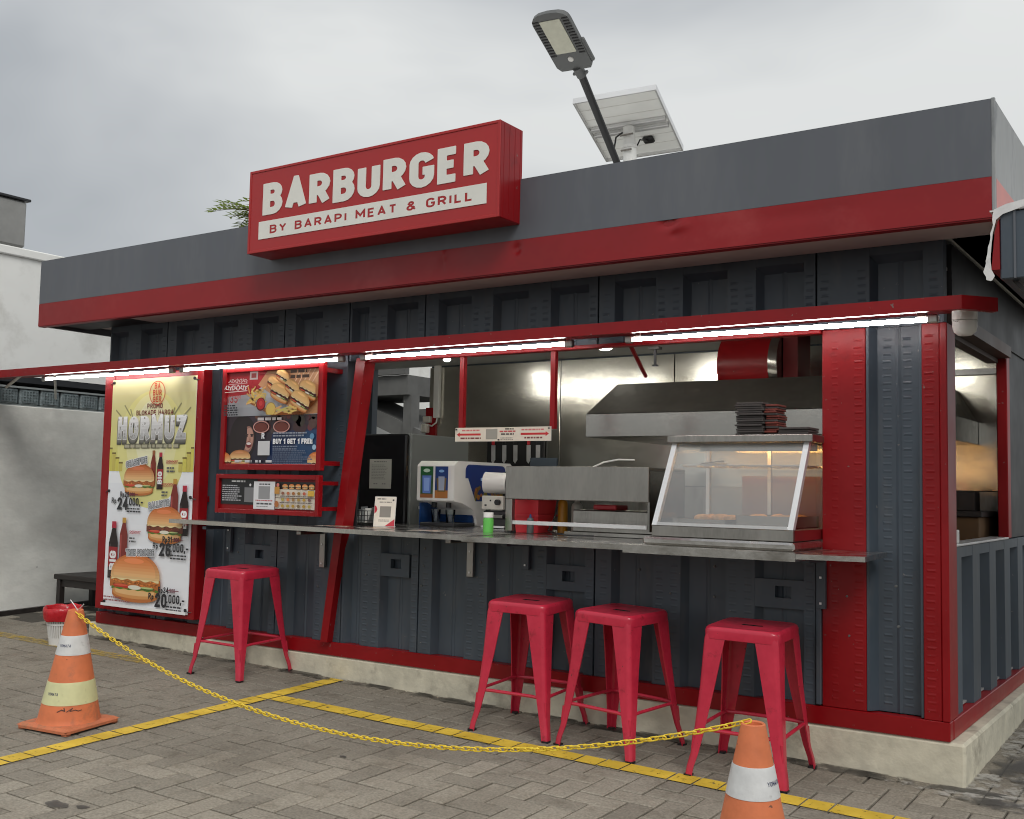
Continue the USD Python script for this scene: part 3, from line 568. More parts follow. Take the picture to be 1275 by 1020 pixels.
# side wall (right): corrugated below the side window
sp = [(0.155, 0.0)]
y = 0.30
while y < 2.3:
    sp += [(y, 0.0), (y + 0.02, DEP), (y + 0.22, DEP), (y + 0.25, 0.0)]; y += 0.42
sp += [(2.43, 0.0), (2.43, 0.07), (0.155, 0.07)]
side = prism(Polygon([(-b, a) for a, b in sp]), 1.04 - 0.286, 'z', 0.286)
caps = []
y = 0.30
while y < 2.3:
    caps.append(bx(-DEP, y, 0.99, -0.001, y + 0.25, 1.039)); y += 0.42
part(K, 'side_panel', [side] + caps, 'grey_paint')
part(K, 'side_sill', bx(-0.09, 0.155, 1.042, 0.006, 1.50, 1.052, 0.002), 'alu')
part(K, 'side_panel', [bx(-0.07, 0.155, 2.12, 0.0, 2.43, ZT), bx(-0.07, 1.62, 1.045, -0.01, 2.43, 2.12)], 'dark_metal', label='dark upper side wall')
part(K, 'side_post', bx(-0.05, 1.51, 1.045, 0.004, 1.60, 2.115, 0.004), 'red_paint')
part(K, 'side_lintel', [bx(-0.10, 0.155, 2.055, 0.03, 1.505, 2.117), bx(-0.10, 0.155, 2.03, -0.04, 1.505, 2.053)], 'beam_brown')
# canopy
cz0, cz1 = 2.058, 2.117
part(K, 'canopy_beam', [prism([(-7.52, -0.30), (0.133, -0.30), (0.250, -0.160), (0.222, -0.136), (0.118, -0.266), (-7.52, -0.266)], cz1 - cz0, 'z', cz0)], 'red_paint')
part(K, 'canopy_plate', [prism([(-7.52, -0.264), (0.117, -0.264), (0.205, -0.155), (0.06, -0.02), (-7.52, -0.02)], 0.01, 'z', 2.086)], 'plate_red')
part(K, 'canopy_arm', [cyl((-7.4, -0.02, 2.02), (-6.9, -0.2, 2.08), 0.012, 8), cyl((-7.5, 0.5, 1.97), (-6.6, -0.1, 2.08), 0.010, 8)], 'cream_plastic')
# counter
CT = 1.012
def slab(P, z0, z1): return prism(P, z1 - z0, 'z', z0)
part(K, 'counter', [slab([(-5.0, -0.225), (-2.325, -0.425), (-2.325, 0.10), (-3.40, 0.10), (-3.56, -0.064), (-5.0, -0.064)], 0.985, CT)], 'steel_top', label='left section of the steel counter')
part(K, 'counter', [slab([(-2.322, -0.475), (-1.335, -0.435), (-1.335, 0.75), (-2.322, 0.75)], 0.983, CT - 0.003)], 'steel_top', label='middle section of the steel counter')
part(K, 'counter', [slab([(-1.330, -0.540), (-0.498, -0.540), (-0.498, -0.07), (-0.560, -0.03), (-0.560, 0.75), (-1.330, 0.75)], 0.978, CT + 0.002), bx(-1.290, -0.42, CT + 0.003, -0.545, -0.02, CT + 0.040, 0.010)], 'steel_top', label='thick counter section under the food warmer')
part(K, 'counter', [slab([(-0.495, -0.545), (-0.218, -0.486), (-0.256, -0.012), (-0.495, -0.012)], 0.990, CT)], 'steel_top', label='right end of the steel counter')
part(K, 'counter', [bx(-4.9, 0.10, 0.983, -2.325, 0.75, CT - 0.001)], 'steel_top', label='inner worktop of the counter')
for x, zl, mt in ((-3.75, 0.745, 'steel_matte'), (-2.59, 0.757, 'steel_matte'), (-2.21, 0.82, 'grey_paint'), (-0.555, 0.735, 'grey_paint'), (-4.62, 0.80, 'grey_paint')):
    br = part(K, 'counter_bracket', [bx(x - 0.022, -0.030, zl, x + 0.022, -0.007, 0.976, 0.002), bx(x - 0.018, -0.24, 0.955, x + 0.018, -0.031, 0.976, 0.002)], mt)
    part(br, 'bolt', [bx(x - 0.005, -0.035, zl + 0.02, x + 0.005, -0.0305, zl + 0.03), bx(x - 0.005, -0.035, zl + 0.14, x + 0.005, -0.0305, zl + 0.15)], 'alu')
# hanging red rods inside the window
part(K, 'hanging_rod', bx(-2.715, 0.0, 1.60, -2.685, 0.03, 2.032), 'red_paint'); part(K, 'hanging_rod', bx(-2.085, 0.0, 1.60, -2.055, 0.03, 2.032), 'red_paint')
part(K, 'brace_rod', cyl((-1.62, 0.06, 2.05), (-1.75, 0.5, 1.93), 0.012, 8), 'red_paint')

# ================================================================== SIGN BOX
sg = thing('sign_box', 'red box sign with white BARBURGER lettering above the red parapet band', 'sign', (-2.98, -0.48, 2.66))
SX0, SX1, SZ0, SZ1, SF, SBk = -3.915, -2.045, 2.660, 3.172, -0.585, -0.380
part(sg, 'box', bx(SX0, SF, SZ0, SX1, SBk, SZ1, 0.004), 'red_paint')
fr = 0.016
part(sg, 'frame', [bx(SX0, SF - 0.008, SZ0, SX0 + fr, SF - 0.001, SZ1, 0.002), bx(SX1 - fr, SF - 0.008, SZ0, SX1, SF - 0.001, SZ1, 0.002), bx(SX0 + fr, SF - 0.008, SZ0, SX1 - fr, SF - 0.001, SZ0 + fr, 0.002), bx(SX0 + fr, SF - 0.008, SZ1 - fr, SX1 - fr, SF - 0.001, SZ1, 0.002)], 'sign_red')
part(sg, 'face', bx(SX0 + fr, SF - 0.004, SZ0 + fr, SX1 - fr, SF - 0.0005, SZ1 - fr), 'sign_red')
Wd = SX1 - SX0
bb = text('BARBURGER', 0.270, 0.228, 0, 0, track=0.085, sx=0.84, cap='flat', join='mitre').buffer(0.006).buffer(-0.006).buffer(-0.004).buffer(0.004)
x0_, y0_, x1_, y1_ = bb.bounds; tw = 1.680
bb = affinity.scale(bb, tw / (x1_ - x0_), 0.208 / (y1_ - y0_), origin=(0, 0)); bb = affinity.translate(bb, 0.122 - bb.bounds[0], 0.224 - bb.bounds[1])
bar = sbox(0.094, 0.080, 1.790, 0.188)
sub = text('BY BARAPI MEAT & GRILL', 0.052, 0.21, 0, 0, track=0.24, sx=1.28, cap='flat'); tw2 = 1.505
sub = affinity.scale(sub, tw2 / (sub.bounds[2] - sub.bounds[0]), 0.056 / (sub.bounds[3] - sub.bounds[1]), origin=(0, 0)); sub = affinity.translate(sub, 0.190 - sub.bounds[0], 0.106 - sub.bounds[1])
Ms = face_front(SX0, SF - 0.0045, SZ0)
def place(g, h, M):
    m = prism(g, h, 'z'); m.apply_transform(M); return m
[part(sg, 'letter', place(g, 0.003, Ms), 'sign_white') for g in sorted(bb.geoms, key=lambda g: g.bounds[0])]; part(sg, 'subtitle_bar', place(bar.difference(sub), 0.003, Ms), 'sign_white'); [part(sg, 'small_letter', place(g, 0.002, Ms), 'sign_red') for g in sorted(sub.geoms, key=lambda g: g.bounds[0])]
part(sg, 'side_fold', [bx(SX1 - 0.0005, SF + 0.03 + 0.05 * k, SZ0 + 0.01, SX1 + 0.0012, SF + 0.033 + 0.05 * k, SZ1 - 0.01) for k in range(4)], 'red_paint', label='folds of the sign side', kind='stuff')

# ================================================================== TUBE LIGHTS and bulbs
names = ('tube light over the tall promo banner, leftmost of the row', 'tube light over the framed menu poster', 'tube light over the left half of the serving window', 'tube light over the food warmer and red pier')
for k, (a, b) in enumerate(((-6.545, -5.085), (-4.925, -3.495), (-3.262, -1.868), (-1.462, -0.030))):
    t = thing('tube_light', 'lit white ' + names[k], 'light', ((a + b) / 2, -0.205, 2.04), 0, 'lit tubes under the red canopy')
    part(t, 'tube', cyl((a, -0.205, 2.036), (b, -0.205, 2.036), 0.0110, 16), 'tube_glow', smooth=40)
    [part(t, 'fitting', bx(q - 0.02, -0.212, 2.050, q + 0.02, -0.198, 2.085, 0.002), 'beam_brown') for q in (a + 0.02, b - 0.02)]
    part(t, 'end_cap', bx(a - 0.045, -0.222, 2.018, a - 0.003, -0.188, 2.056, 0.006), 'steel_matte'); part(t, 'end_cap', bx(b + 0.003, -0.222, 2.018, b + 0.05, -0.188, 2.056, 0.006), 'steel_matte')
for (x, y, q, lb) in ((-2.50, 1.36, 1.0, 'glowing round ceiling bulb between the two right window rods and the hood'), (-4.06, 1.62, 0.45, 'small glowing ceiling bulb above the soft drink dispenser')):
    t = thing('ceiling_bulb', lb, 'light', (x, y, 2.25))
    part(t, 'globe', lathe([(0.0, -0.050 * q), (0.03 * q, -0.046 * q), (0.055 * q, -0.03 * q), (0.065 * q, -0.012 * q), (0.06 * q, 0.0)], 20, (x, y, 2.27)), 'bulb_glow', smooth=True); part(t, 'holder', cyl((x, y, 2.27), (x, y, 2.314), 0.06 * q, 16), 'white_plastic')

# ================================================================== SECURITY CAMERA
t = thing('security_camera', 'white dome security camera under the right end of the canopy', 'camera', (0.097, -0.06, 2.085))
part(t, 'base', lathe([(0.0, 0.0), (0.053, 0.0), (0.053, -0.042), (0.0, -0.042)], 24, (0.097, -0.06, 2.085)), 'white_plastic', smooth=30)
part(t, 'dome', lathe([(0.0515, -0.044), (0.052, -0.068), (0.046, -0.092), (0.028, -0.107), (0.0, -0.11)], 24, (0.097, -0.06, 2.085)), 'white_plastic', smooth=60)
part(t, 'lens', lathe([(0.0, -0.004), (0.018, 0.0), (0.020, 0.012)], 16), 'black_gloss', local=True)
pr = stage.GetPrimAtPath(t.path + '/lens'); UsdGeom.Xformable(pr).AddTransformOp().Set(Gf.Matrix4d(Gf.Rotation(Gf.Vec3d(0, 0, -1), Gf.Vec3d(-0.55, -0.75, -0.35)), Gf.Vec3d(-0.026, -0.037, -0.064)))

# ================================================================== PRINTS
def burger(A, cx, cy, w, h, patty=(96, 50, 24), top=(190, 105, 45), seed=0, double=False):
    r = random.Random(seed); el = lambda x, y, a, b, n=28: Polygon(E_(x, y, a, b, 0, 360, n)[:-1])
    def wavy(y, a, th, amp, n=26, f=5):
        up = [(cx - a + 2 * a * i / n, y + th / 2 + amp * math.sin(f * 6.28 * i / n + seed)) for i in range(n + 1)]; dn = [(cx + a - 2 * a * i / n, y - th / 2 + amp * math.sin(f * 6.28 * i / n + 1 + seed)) for i in range(n + 1)]
        return Polygon(up + dn).buffer(th * 0.18)
    base = unary_union([el(cx, cy + h * 0.14, w * 0.45, h * 0.14), sbox(cx - w * 0.45, cy + h * 0.13, cx + w * 0.45, cy + h * 0.26)])
    A.add(base, srgb(186, 112, 56)); A.add(affinity.translate(affinity.scale(base, 0.95, 0.72), 0, h * 0.03), srgb(212, 150, 88)); A.add(affinity.translate(affinity.scale(base, 0.86, 0.4), 0, h * 0.05), srgb(230, 184, 126))
    A.add(wavy(cy + h * 0.28, w * 0.46, h * 0.05, h * 0.012), srgb(90, 120, 40)); A.add(wavy(cy + h * 0.31, w * 0.40, h * 0.05, h * 0.01, f=3), srgb(186, 52, 30))
    A.add(wavy(cy + h * 0.385, w * 0.485, h * 0.14, h * 0.012, f=7), srgb(*patty))
    sp_ = [el(cx + w * r.uniform(-0.44, 0.44), cy + h * r.uniform(0.33, 0.44), w * r.uniform(0.012, 0.03), h * 0.012, 7) for _ in range(46)]
    A.add(unary_union(sp_[:23]), tuple(np.array(srgb(*patty)) * 1.9)); A.add(unary_union(sp_[23:]), tuple(np.array(srgb(*patty)) * 0.5))
    A.add(el(cx - w * 0.27, cy + h * 0.315, w * 0.17, h * 0.035), srgb(190, 54, 36)); A.add(el(cx - w * 0.27, cy + h * 0.325, w * 0.14, h * 0.018), srgb(216, 96, 66)); A.add(el(cx + w * 0.24, cy + h * 0.295, w * 0.16, h * 0.032), srgb(70, 104, 44)); A.add(el(cx + w * 0.24, cy + h * 0.31, w * 0.13, h * 0.018), srgb(186, 200, 132)); A.add(el(cx + w * 0.0, cy + h * 0.30, w * 0.13, h * 0.045), srgb(226, 222, 204))
    A.add(wavy(cy + h * 0.475, w * 0.47, h * 0.05, h * 0.018, f=4), srgb(232, 214, 160))
    dome_ = Polygon([(cx + w * 0.49 * math.cos(a), cy + h * 0.50 + h * 0.48 * math.sin(a) ** 0.85) for a in np.linspace(0, math.pi, 26)] + [(cx - w * 0.47, cy + h * 0.47), (cx + w * 0.47, cy + h * 0.47)])
    t_ = np.array(srgb(*top)); cream = np.array(srgb(232, 190, 132)); y0, y1 = cy + h * 0.46, cy + h * 0.985
    for j in range(9):
        f = j / 8; A.add(dome_.intersection(sbox(cx - w, y0 + (y1 - y0) * j / 9 - 1e-4, cx + w, y0 + (y1 - y0) * (j + 1) / 9)), tuple((cream * (1 - f) ** 1.6 + t_ * (1 - (1 - f) ** 1.6)) * (0.93 + 0.1 * f)), nl=(j == 0))
    core = affinity.translate(affinity.scale(dome_, 0.86, 0.82), -w * 0.015, h * 0.0)
    for j in range(9):
        f = j / 8; A.add(core.intersection(sbox(cx - w, y0 + (y1 - y0) * j / 9 - 1e-4, cx + w, y0 + (y1 - y0) * (j + 1) / 9)), tuple((cream * (1 - f) ** 1.8 + t_ * 1.18 * (1 - (1 - f) ** 1.8)) * 1.06), nl=(j == 0))
    A.add(el(cx - w * 0.03, cy + h * 0.83, w * 0.2, h * 0.055), tuple(np.minimum(t_ * 1.5 + 0.05, 1)))
def bottle(A, cx, cy, w, h, cap, body, lab=None, txt=None):
    A.add([(cx - w / 2, cy), (cx + w / 2, cy), (cx + w / 2, cy + h * 0.62), (cx + w * 0.2, cy + h * 0.88), (cx - w * 0.2, cy + h * 0.88), (cx - w / 2, cy + h * 0.62)], body)
    A.rect(cx - w * 0.42, cy + h * 0.03, cx - w * 0.25, cy + h * 0.6, tuple(np.array(body) * 1.8 + 0.03)); A.rect(cx - w * 0.24, cy + h * 0.88, cx + w * 0.24, cy + h, cap)
    if lab: A.rect(cx - w / 2, cy + h * 0.2, cx + w / 2, cy + h * 0.55, lab)
    if txt: A.add(affinity.translate(affinity.rotate(text(txt, w * 0.72, 0.24, track=0.1), 90, origin=(0, 0)), cx + w * 0.36, cy + h * 0.14), (0.8, 0.8, 0.8))
def scrawl(A, x, y, w, h, col, seed=0, t=0.0055):
    r = random.Random(seed); n = 34; P = [(x + w * i / n + h * 0.22 * math.sin(i * 1.9 + seed), y + h * (0.5 + 0.42 * math.sin(i * 1.35 + seed) * r.uniform(0.5, 1))) for i in range(n + 1)]
    A.add(unary_union([LineString(P).buffer(t / 2), LineString([(x, y - h * 0.12), (x + w, y + h * 0.02)]).buffer(t * 0.35)]), col)
BLK, WHT, INK = (0.012, 0.012, 0.014), (0.70, 0.71, 0.72), (0.02, 0.02, 0.025)

# ---- tall promo banner (local size bw x bh)
bw, bh = 0.935, 1.645
A = Art(bw, bh)
A.rect(0, 0, bw, bh, srgb(238, 240, 243)); A.grad(0, 0, bw, bh * 0.54, srgb(240, 241, 244), srgb(230, 233, 238), 6)
zt = 0.975
A.grad(0, zt, bw, bh, srgb(214, 208, 112), srgb(212, 206, 158), 12)
A.add(Polygon(E_(bw / 2, zt + 0.16, 0.38, 0.42, 0, 360, 40)[:-1]), srgb(222, 216, 142)); A.add(Polygon(E_(bw / 2, zt + 0.22, 0.28, 0.34, 0, 360, 40)[:-1]), srgb(226, 221, 164)); A.add(Polygon(E_(bw / 2, zt + 0.26, 0.18, 0.25, 0, 360, 40)[:-1]), srgb(230, 227, 188))
for sgn in (-1, 1):
    for k, (a, b) in enumerate(((0.40, 0.62), (0.30, 0.66), (0.36, 0.50), (0.24, 0.60))):
        cx = bw / 2 + sgn * a * bw; A.add(affinity.rotate(rrect(0.012, 0.11, 0.005, cx, zt + b * (bh - zt)), sgn * (-52 + 9 * k)), srgb(150, 146, 104))
    for k in range(4):
        x = bw / 2 + sgn * bw * (0.49 - 0.045 * k); A.add(sbox(x - 0.018, zt, x + 0.018, zt + 0.17 - 0.035 * k), srgb(208 - 10 * (k % 2), 198 - 14 * (k % 2), 92)); A.add(sbox(x - 0.022, zt + 0.16 - 0.035 * k, x + 0.022, zt + 0.172 - 0.035 * k), srgb(120, 104, 52))
A.add(Polygon(E_(bw / 2 + 0.05, 1.535, 0.088, 0.088, 0, 360, 36)[:-1]).difference(Polygon(E_(bw / 2 + 0.05, 1.535, 0.080, 0.080, 0, 360, 36)[:-1])), srgb(206, 104, 70))
for i, s in enumerate(('BA', 'BUR', 'GER')): A.text(s, 0.042, 0.2, bw / 2 + 0.05, 1.565 - i * 0.048, anchor='c', col=srgb(204, 96, 62))
A.text('PROMO', 0.036, 0.18, bw / 2 + 0.03, 1.425, anchor='c', sx=1.3, col=srgb(112, 32, 34)); A.text('BLOKADE HARGA', 0.036, 0.18, bw / 2 + 0.03, 1.378, anchor='c', sx=1.25, col=srgb(112, 32, 34))
hz = text('HORMUZ', 0.165, 0.24, bw / 2, 1.205, track=0.16, sx=0.80, anchor='c'); hz = affinity.scale(hz, 0.76 / (hz.bounds[2] - hz.bounds[0]), 1)
for k in range(6): A.add(affinity.translate(hz, -0.006 + 0.001 * k, -0.032 + 0.005 * k).buffer(0.006), tuple(np.array((0.13, 0.125, 0.11)) * (0.35 + 0.22 * k)))
A.add(hz.buffer(0.003), srgb(236, 236, 236)); x0, y0, x1, y1 = hz.bounds
for k in range(7): A.add(hz.intersection(sbox(x0, y0 + (y1 - y0) * k / 7, x1, y0 + (y1 - y0) * (k + 1) / 7)), srgb(*(3 * [int(168 + 72 * (k / 6))])), nl=(k == 0))
ck = [LineString([(x0 + (x1 - x0) * random.random(), y0 + (y1 - y0) * random.random() * 0.8) for _ in range(2)]) for _ in range(0)]
dots = unary_union([Point(random.uniform(x0, x1), y0 + (y1 - y0) * random.random() ** 2).buffer(random.uniform(0.003, 0.009), 2) for _ in range(120)]); A.add(hz.intersection(dots), srgb(150, 148, 144))
A.greek(0.17, 1.140, bw * 0.66, 0.034, srgb(92, 90, 70), 1, rag=0.02, seed=3); A.greek(0.175, 1.145, bw * 0.64, 0.022, srgb(168, 164, 140), 1, rag=0.02, seed=3)
def price(x, y, old, new, k=1.0):
    A.text('Rp' + old, 0.042 * k, 0.2, x + 0.10 * k, y + 0.098 * k, sx=0.9, col=INK, track=0.1); A.text('.900', 0.030 * k, 0.2, x + 0.10 * k + 0.110 * k, y + 0.104 * k, sx=0.9, col=srgb(96, 44, 60), track=0.1)
    A.rect(x + 0.20 * k, y + 0.117 * k, x + 0.315 * k, y + 0.122 * k, srgb(120, 40, 60))
    A.text('Rp', 0.042 * k, 0.19, x, y + 0.05 * k, col=INK); A.text(new, 0.095 * k, 0.21, x + 0.072 * k, y, sx=0.92, track=0.1, col=INK); A.text('.000,-', 0.060 * k, 0.19, x + 0.195 * k, y + 0.034 * k, sx=0.88, track=0.11, col=INK)
    A.greek(x + 0.19 * k, y + 0.006 * k, 0.17 * k, 0.011 * k, srgb(60, 60, 64), 2, rag=0.1, seed=int(x * 100))
def ribbon(cx, cy, s, w, rot=6):
    g = affinity.rotate(text(s, 0.042, 0.2, cx, cy, anchor='c', shear=0.0), rot); g = affinity.scale(g, w / (g.bounds[2] - g.bounds[0]), 1)
    A.add(g.buffer(0.012).buffer(-0.004), srgb(226, 226, 228)); A.add(g.buffer(0.004), srgb(90, 92, 96)); A.add(g, srgb(178, 180, 184))
CAP, RD = srgb(176, 36, 60), srgb(140, 30, 30)
bottle(A, 0.510, 0.880, 0.058, 0.245, srgb(150, 90, 50), srgb(122, 40, 24)); bottle(A, 0.588, 0.850, 0.066, 0.260, CAP, srgb(30, 10, 12), srgb(150, 28, 36), 'BIG')
scrawl(A, 0.650, 1.035, 0.12, 0.024, srgb(178, 60, 70), int(0.650 * 90), 0.004); A.greek(0.66, 0.995, 0.09, 0.012, srgb(90, 90, 92), 2, seed=9)
burger(A, 0.360, 0.800, 0.350, 0.235, patty=(168, 96, 44), top=(168, 84, 36), seed=1); ribbon(0.325, 1.020, 'CEASEFIRE', 0.235, 8); price(0.060, 0.695, '29', '24', 0.95)
bottle(A, 0.760, 0.620, 0.080, 0.305, srgb(196, 150, 66), srgb(124, 40, 34)); bottle(A, 0.866, 0.535, 0.092, 0.345, CAP, srgb(26, 10, 12), srgb(150, 28, 36), 'BIG')
scrawl(A, 0.620, 0.875, 0.12, 0.024, srgb(178, 60, 70), int(0.620 * 90), 0.004); A.greek(0.62, 0.825, 0.08, 0.012, srgb(90, 90, 92), 2, seed=5)
burger(A, 0.670, 0.470, 0.390, 0.270, patty=(112, 54, 34), top=(186, 98, 44), seed=2); ribbon(0.600, 0.725, 'BALLISTIC', 0.225, 7); price(0.555, 0.385, '31', '26')
bottle(A, 0.110, 0.200, 0.104, 0.410, CAP, srgb(26, 10, 12), srgb(150, 28, 36), 'BIG'); bottle(A, 0.225, 0.330, 0.086, 0.310, srgb(196, 150, 66), srgb(124, 40, 34))
scrawl(A, 0.290, 0.530, 0.12, 0.024, srgb(178, 60, 70), int(0.290 * 90), 0.004); A.greek(0.29, 0.490, 0.08, 0.012, srgb(90, 90, 92), 2, seed=6)
burger(A, 0.375, 0.045, 0.560, 0.350, patty=(182, 106, 46), top=(196, 108, 50), seed=3); ribbon(0.420, 0.378, 'TRUE PROMISE', 0.31, 2); price(0.535, 0.032, '34', '20', 1.02)
A.greek(0.03, 0.062, 0.22, 0.009, srgb(150, 90, 90), 1, seed=8); A.greek(0.03, 0.040, 0.34, 0.009, srgb(150, 90, 90), 1, seed=7); A.rect(0, 0, bw, 0.020, srgb(236, 236, 236))
ban = thing('promo_banner', 'tall yellow and white burger promo banner laced into a red frame left of the stool', 'banner', (-5.37, -0.12, 0.33))
BX0, BZ0, BYp = -5.830, 0.360, -0.118
A.build(ban, 'banner_sheet', face_front(BX0, BYp - 0.003, BZ0)); part(ban, 'banner_backing', bx(BX0, BYp - 0.002, BZ0, BX0 + bw, BYp + 0.001, BZ0 + bh), 'vinyl_white')
fx0, fx1, fz0, fz1 = -5.935, -4.842, 0.328, 2.052
part(ban, 'frame_bar', bx(fx0, -0.115, fz0, BX0 + 0.012, 0.0, fz1, 0.005), 'red_paint'); part(ban, 'frame_bar', bx(BX0 + bw - 0.012, -0.115, fz0, fx1, -0.03, fz1, 0.005), 'red_paint')
part(ban, 'frame_bar', bx(BX0 + 0.013, -0.113, fz0, BX0 + bw - 0.013, -0.03, BZ0 + 0.03, 0.005), 'red_paint'); part(ban, 'frame_bar', bx(BX0 + 0.013, -0.113, BZ0 + bh - 0.02, BX0 + bw - 0.013, -0.03, fz1, 0.005), 'red_paint')
part(ban, 'stand_off', bx(fx1 - 0.05, -0.028, 1.13, fx1 - 0.02, -0.001, 1.17), 'red_paint'); part(ban, 'stand_off', bx(fx1 - 0.05, -0.028, 0.42, fx1 - 0.02, -0.001, 0.46), 'red_paint')
for (u, v) in ((0.02, 0.03), (bw - 0.02, 0.03), (0.02, bh - 0.02), (bw - 0.02, bh - 0.02), (0.015, 0.83), (bw - 0.015, 0.80)):
    sx_ = -1 if u < 0.5 else 1
    part(ban, 'eyelet_tie', [cyl((BX0 + u, BYp - 0.012, BZ0 + v), (BX0 + u, BYp - 0.002, BZ0 + v), 0.011, 10), tube([(BX0 + u, BYp - 0.014, BZ0 + v), (BX0 + u + sx_ * 0.03, BYp - 0.010, BZ0 + v - 0.01), (BX0 + u + sx_ * 0.045, BYp + 0.004, BZ0 + v - 0.012)], 0.003, 6)], 'black')

# ---- framed menu poster: two prints
pw, ph1, ph2 = 0.845, 0.290, 0.312
P1 = Art(pw, ph1)
P1.grad(0, 0, pw, ph1, srgb(150, 152, 158), srgb(196, 196, 198), 5); P1.add([(0, ph1), (pw * 0.52, ph1), (pw * 0.50, ph1 * 0.84), (pw * 0.28, ph1 * 0.50), (0, ph1 * 0.46)], srgb(166, 34, 44))
P1.add([(pw * 0.44, ph1), (pw, ph1), (pw, ph1 * 0.02), (pw * 0.80, 0), (pw * 0.34, ph1 * 0.7)], srgb(190, 142, 102)); P1.add([(pw * 0.62, ph1), (pw, ph1), (pw, ph1 * 0.62)], srgb(206, 160, 120))
for k in range(5): P1.add(LineString([(pw * (0.80 + 0.05 * k), ph1), (pw * (0.70 + 0.045 * k), ph1 * 0.55)]).buffer(0.0035), srgb(228, 200, 168))
P1.add([(pw * 0.24, ph1 * 0.30), (pw * 0.50, ph1 * 0.0), (pw * 0.84, 0), (pw, ph1 * 0.34), (pw, ph1 * 0.44), (pw * 0.80, ph1 * 0.07), (pw * 0.50, ph1 * 0.08), (pw * 0.25, ph1 * 0.40)], srgb(150, 92, 52))
rr_ = random.Random(4)
for k in range(46):
    x, y_, a = pw * rr_.uniform(0.24, 0.42), ph1 * rr_.uniform(0.28, 0.62), rr_.uniform(-70, 70); P1.add(affinity.rotate(rrect(0.052, 0.010, 0.003, x, y_), a), srgb(rr_.randint(205, 236), rr_.randint(170, 196), rr_.randint(90, 120)), nl=(k % 6 == 0))
for (x, y_, w_, rot, sd) in ((0.50, 0.66, 0.17, -28, 1), (0.60, 0.84, 0.15, -25, 2), (0.58, 0.42, 0.21, -22, 3), (0.72, 0.56, 0.17, -30, 4), (0.90, 0.46, 0.20, -22, 5), (0.82, 0.22, 0.21, -26, 6)):
    sub_ = Art(9, 9); burger(sub_, 4, 4, pw * w_, ph1 * w_ * 2.0, patty=(84, 40, 34), top=(206, 160, 96), seed=sd)
    for g, c, k in sub_.items: P1.add(affinity.translate(affinity.rotate(g, rot, origin=(4, 4)), pw * x - 4, ph1 * (y_ - 0.12) - 4), c)
P1.add(Point(pw * 0.44, ph1 * 0.24).buffer(0.043), srgb(92, 22, 22)); P1.add(Point(pw * 0.44, ph1 * 0.25).buffer(0.036), srgb(184, 34, 38)); P1.add(Point(pw * 0.44, ph1 * 0.26).buffer(0.016), srgb(206, 66, 62))
P1.add(Point(pw * 0.55, ph1 * 0.11).buffer(0.048), srgb(176, 138, 60)); P1.add(Point(pw * 0.55, ph1 * 0.12).buffer(0.041), srgb(220, 186, 96))
for k in range(16): P1.add(affinity.rotate(rrect(0.075, 0.011, 0.003, pw * rr_.uniform(0.62, 0.80), ph1 * rr_.uniform(0.03, 0.15)), rr_.uniform(-35, 30)), srgb(rr_.randint(200, 232), rr_.randint(166, 190), 104), nl=(k % 4 == 0))
scrawl(P1, pw * 0.075, ph1 * 0.73, pw * 0.21, 0.036, srgb(226, 206, 204), 4); scrawl(P1, pw * 0.035, ph1 * 0.555, pw * 0.25, 0.046, srgb(236, 226, 224), 6, 0.007); P1.rect(pw * 0.31, ph1 * 0.80, pw * 0.40, ph1 * 0.98, srgb(228, 214, 212)); P1.rect(pw * 0.328, ph1 * 0.84, pw * 0.382, ph1 * 0.945, srgb(186, 84, 84))
P1.text('Rp', 0.022, 0.16, pw * 0.025, ph1 * 0.33, col=srgb(172, 60, 60)); P1.text('135', 0.055, 0.15, pw * 0.065, ph1 * 0.29, col=srgb(176, 42, 46)); P1.text('000', 0.022, 0.16, pw * 0.165, ph1 * 0.385, col=srgb(200, 90, 90)); P1.greek(pw * 0.03, ph1 * 0.215, pw * 0.19, 0.0095, srgb(52, 52, 58), 5, gap=1.6, seed=2); P1.greek(pw * 0.75, ph1 * 0.90, pw * 0.2, 0.02, srgb(74, 52, 38), 2, gap=1.7, seed=12)
P2 = Art(pw, ph2)
P2.grad(0, 0, pw, ph2, srgb(30, 30, 46), srgb(58, 44, 52), 6); P2.add([(pw * 0.46, 0), (pw, 0), (pw, ph2 * 0.72), (pw * 0.52, ph2 * 0.66)], srgb(26, 44, 82)); P2.add([(pw * 0.66, 0), (pw, 0), (pw, ph2 * 0.70), (pw * 0.84, ph2 * 0.66)], srgb(34, 66, 104))
for k in range(26): P2.add(Point(pw * rr_.uniform(0.3, 1), ph2 * rr_.uniform(0.66, 1)).buffer(rr_.uniform(0.012, 0.04)), srgb(rr_.randint(60, 104), rr_.randint(40, 62), rr_.randint(44, 58)), nl=(k % 6 == 0))
P2.add(Polygon(E_(pw * 0.19, ph2 * 0.55, 0.125, 0.15, 0, 360, 26)[:-1]).union(sbox(pw * 0.01, ph2 * 0.10, pw * 0.17, ph2 * 0.60)), srgb(36, 26, 28))
P2.add(affinity.rotate(Polygon(E_(pw * 0.245, ph2 * 0.50, 0.058, 0.092, 0, 360, 26)[:-1]), -8), srgb(150, 108, 96)); P2.add(affinity.rotate(Polygon(E_(pw * 0.255, ph2 * 0.52, 0.044, 0.074, 0, 360, 22)[:-1]), -8), srgb(188, 142, 126))
P2.add(Polygon(E_(pw * 0.18, ph2 * 0.62, 0.05, 0.12, 0, 360, 20)[:-1]), srgb(38, 28, 30))
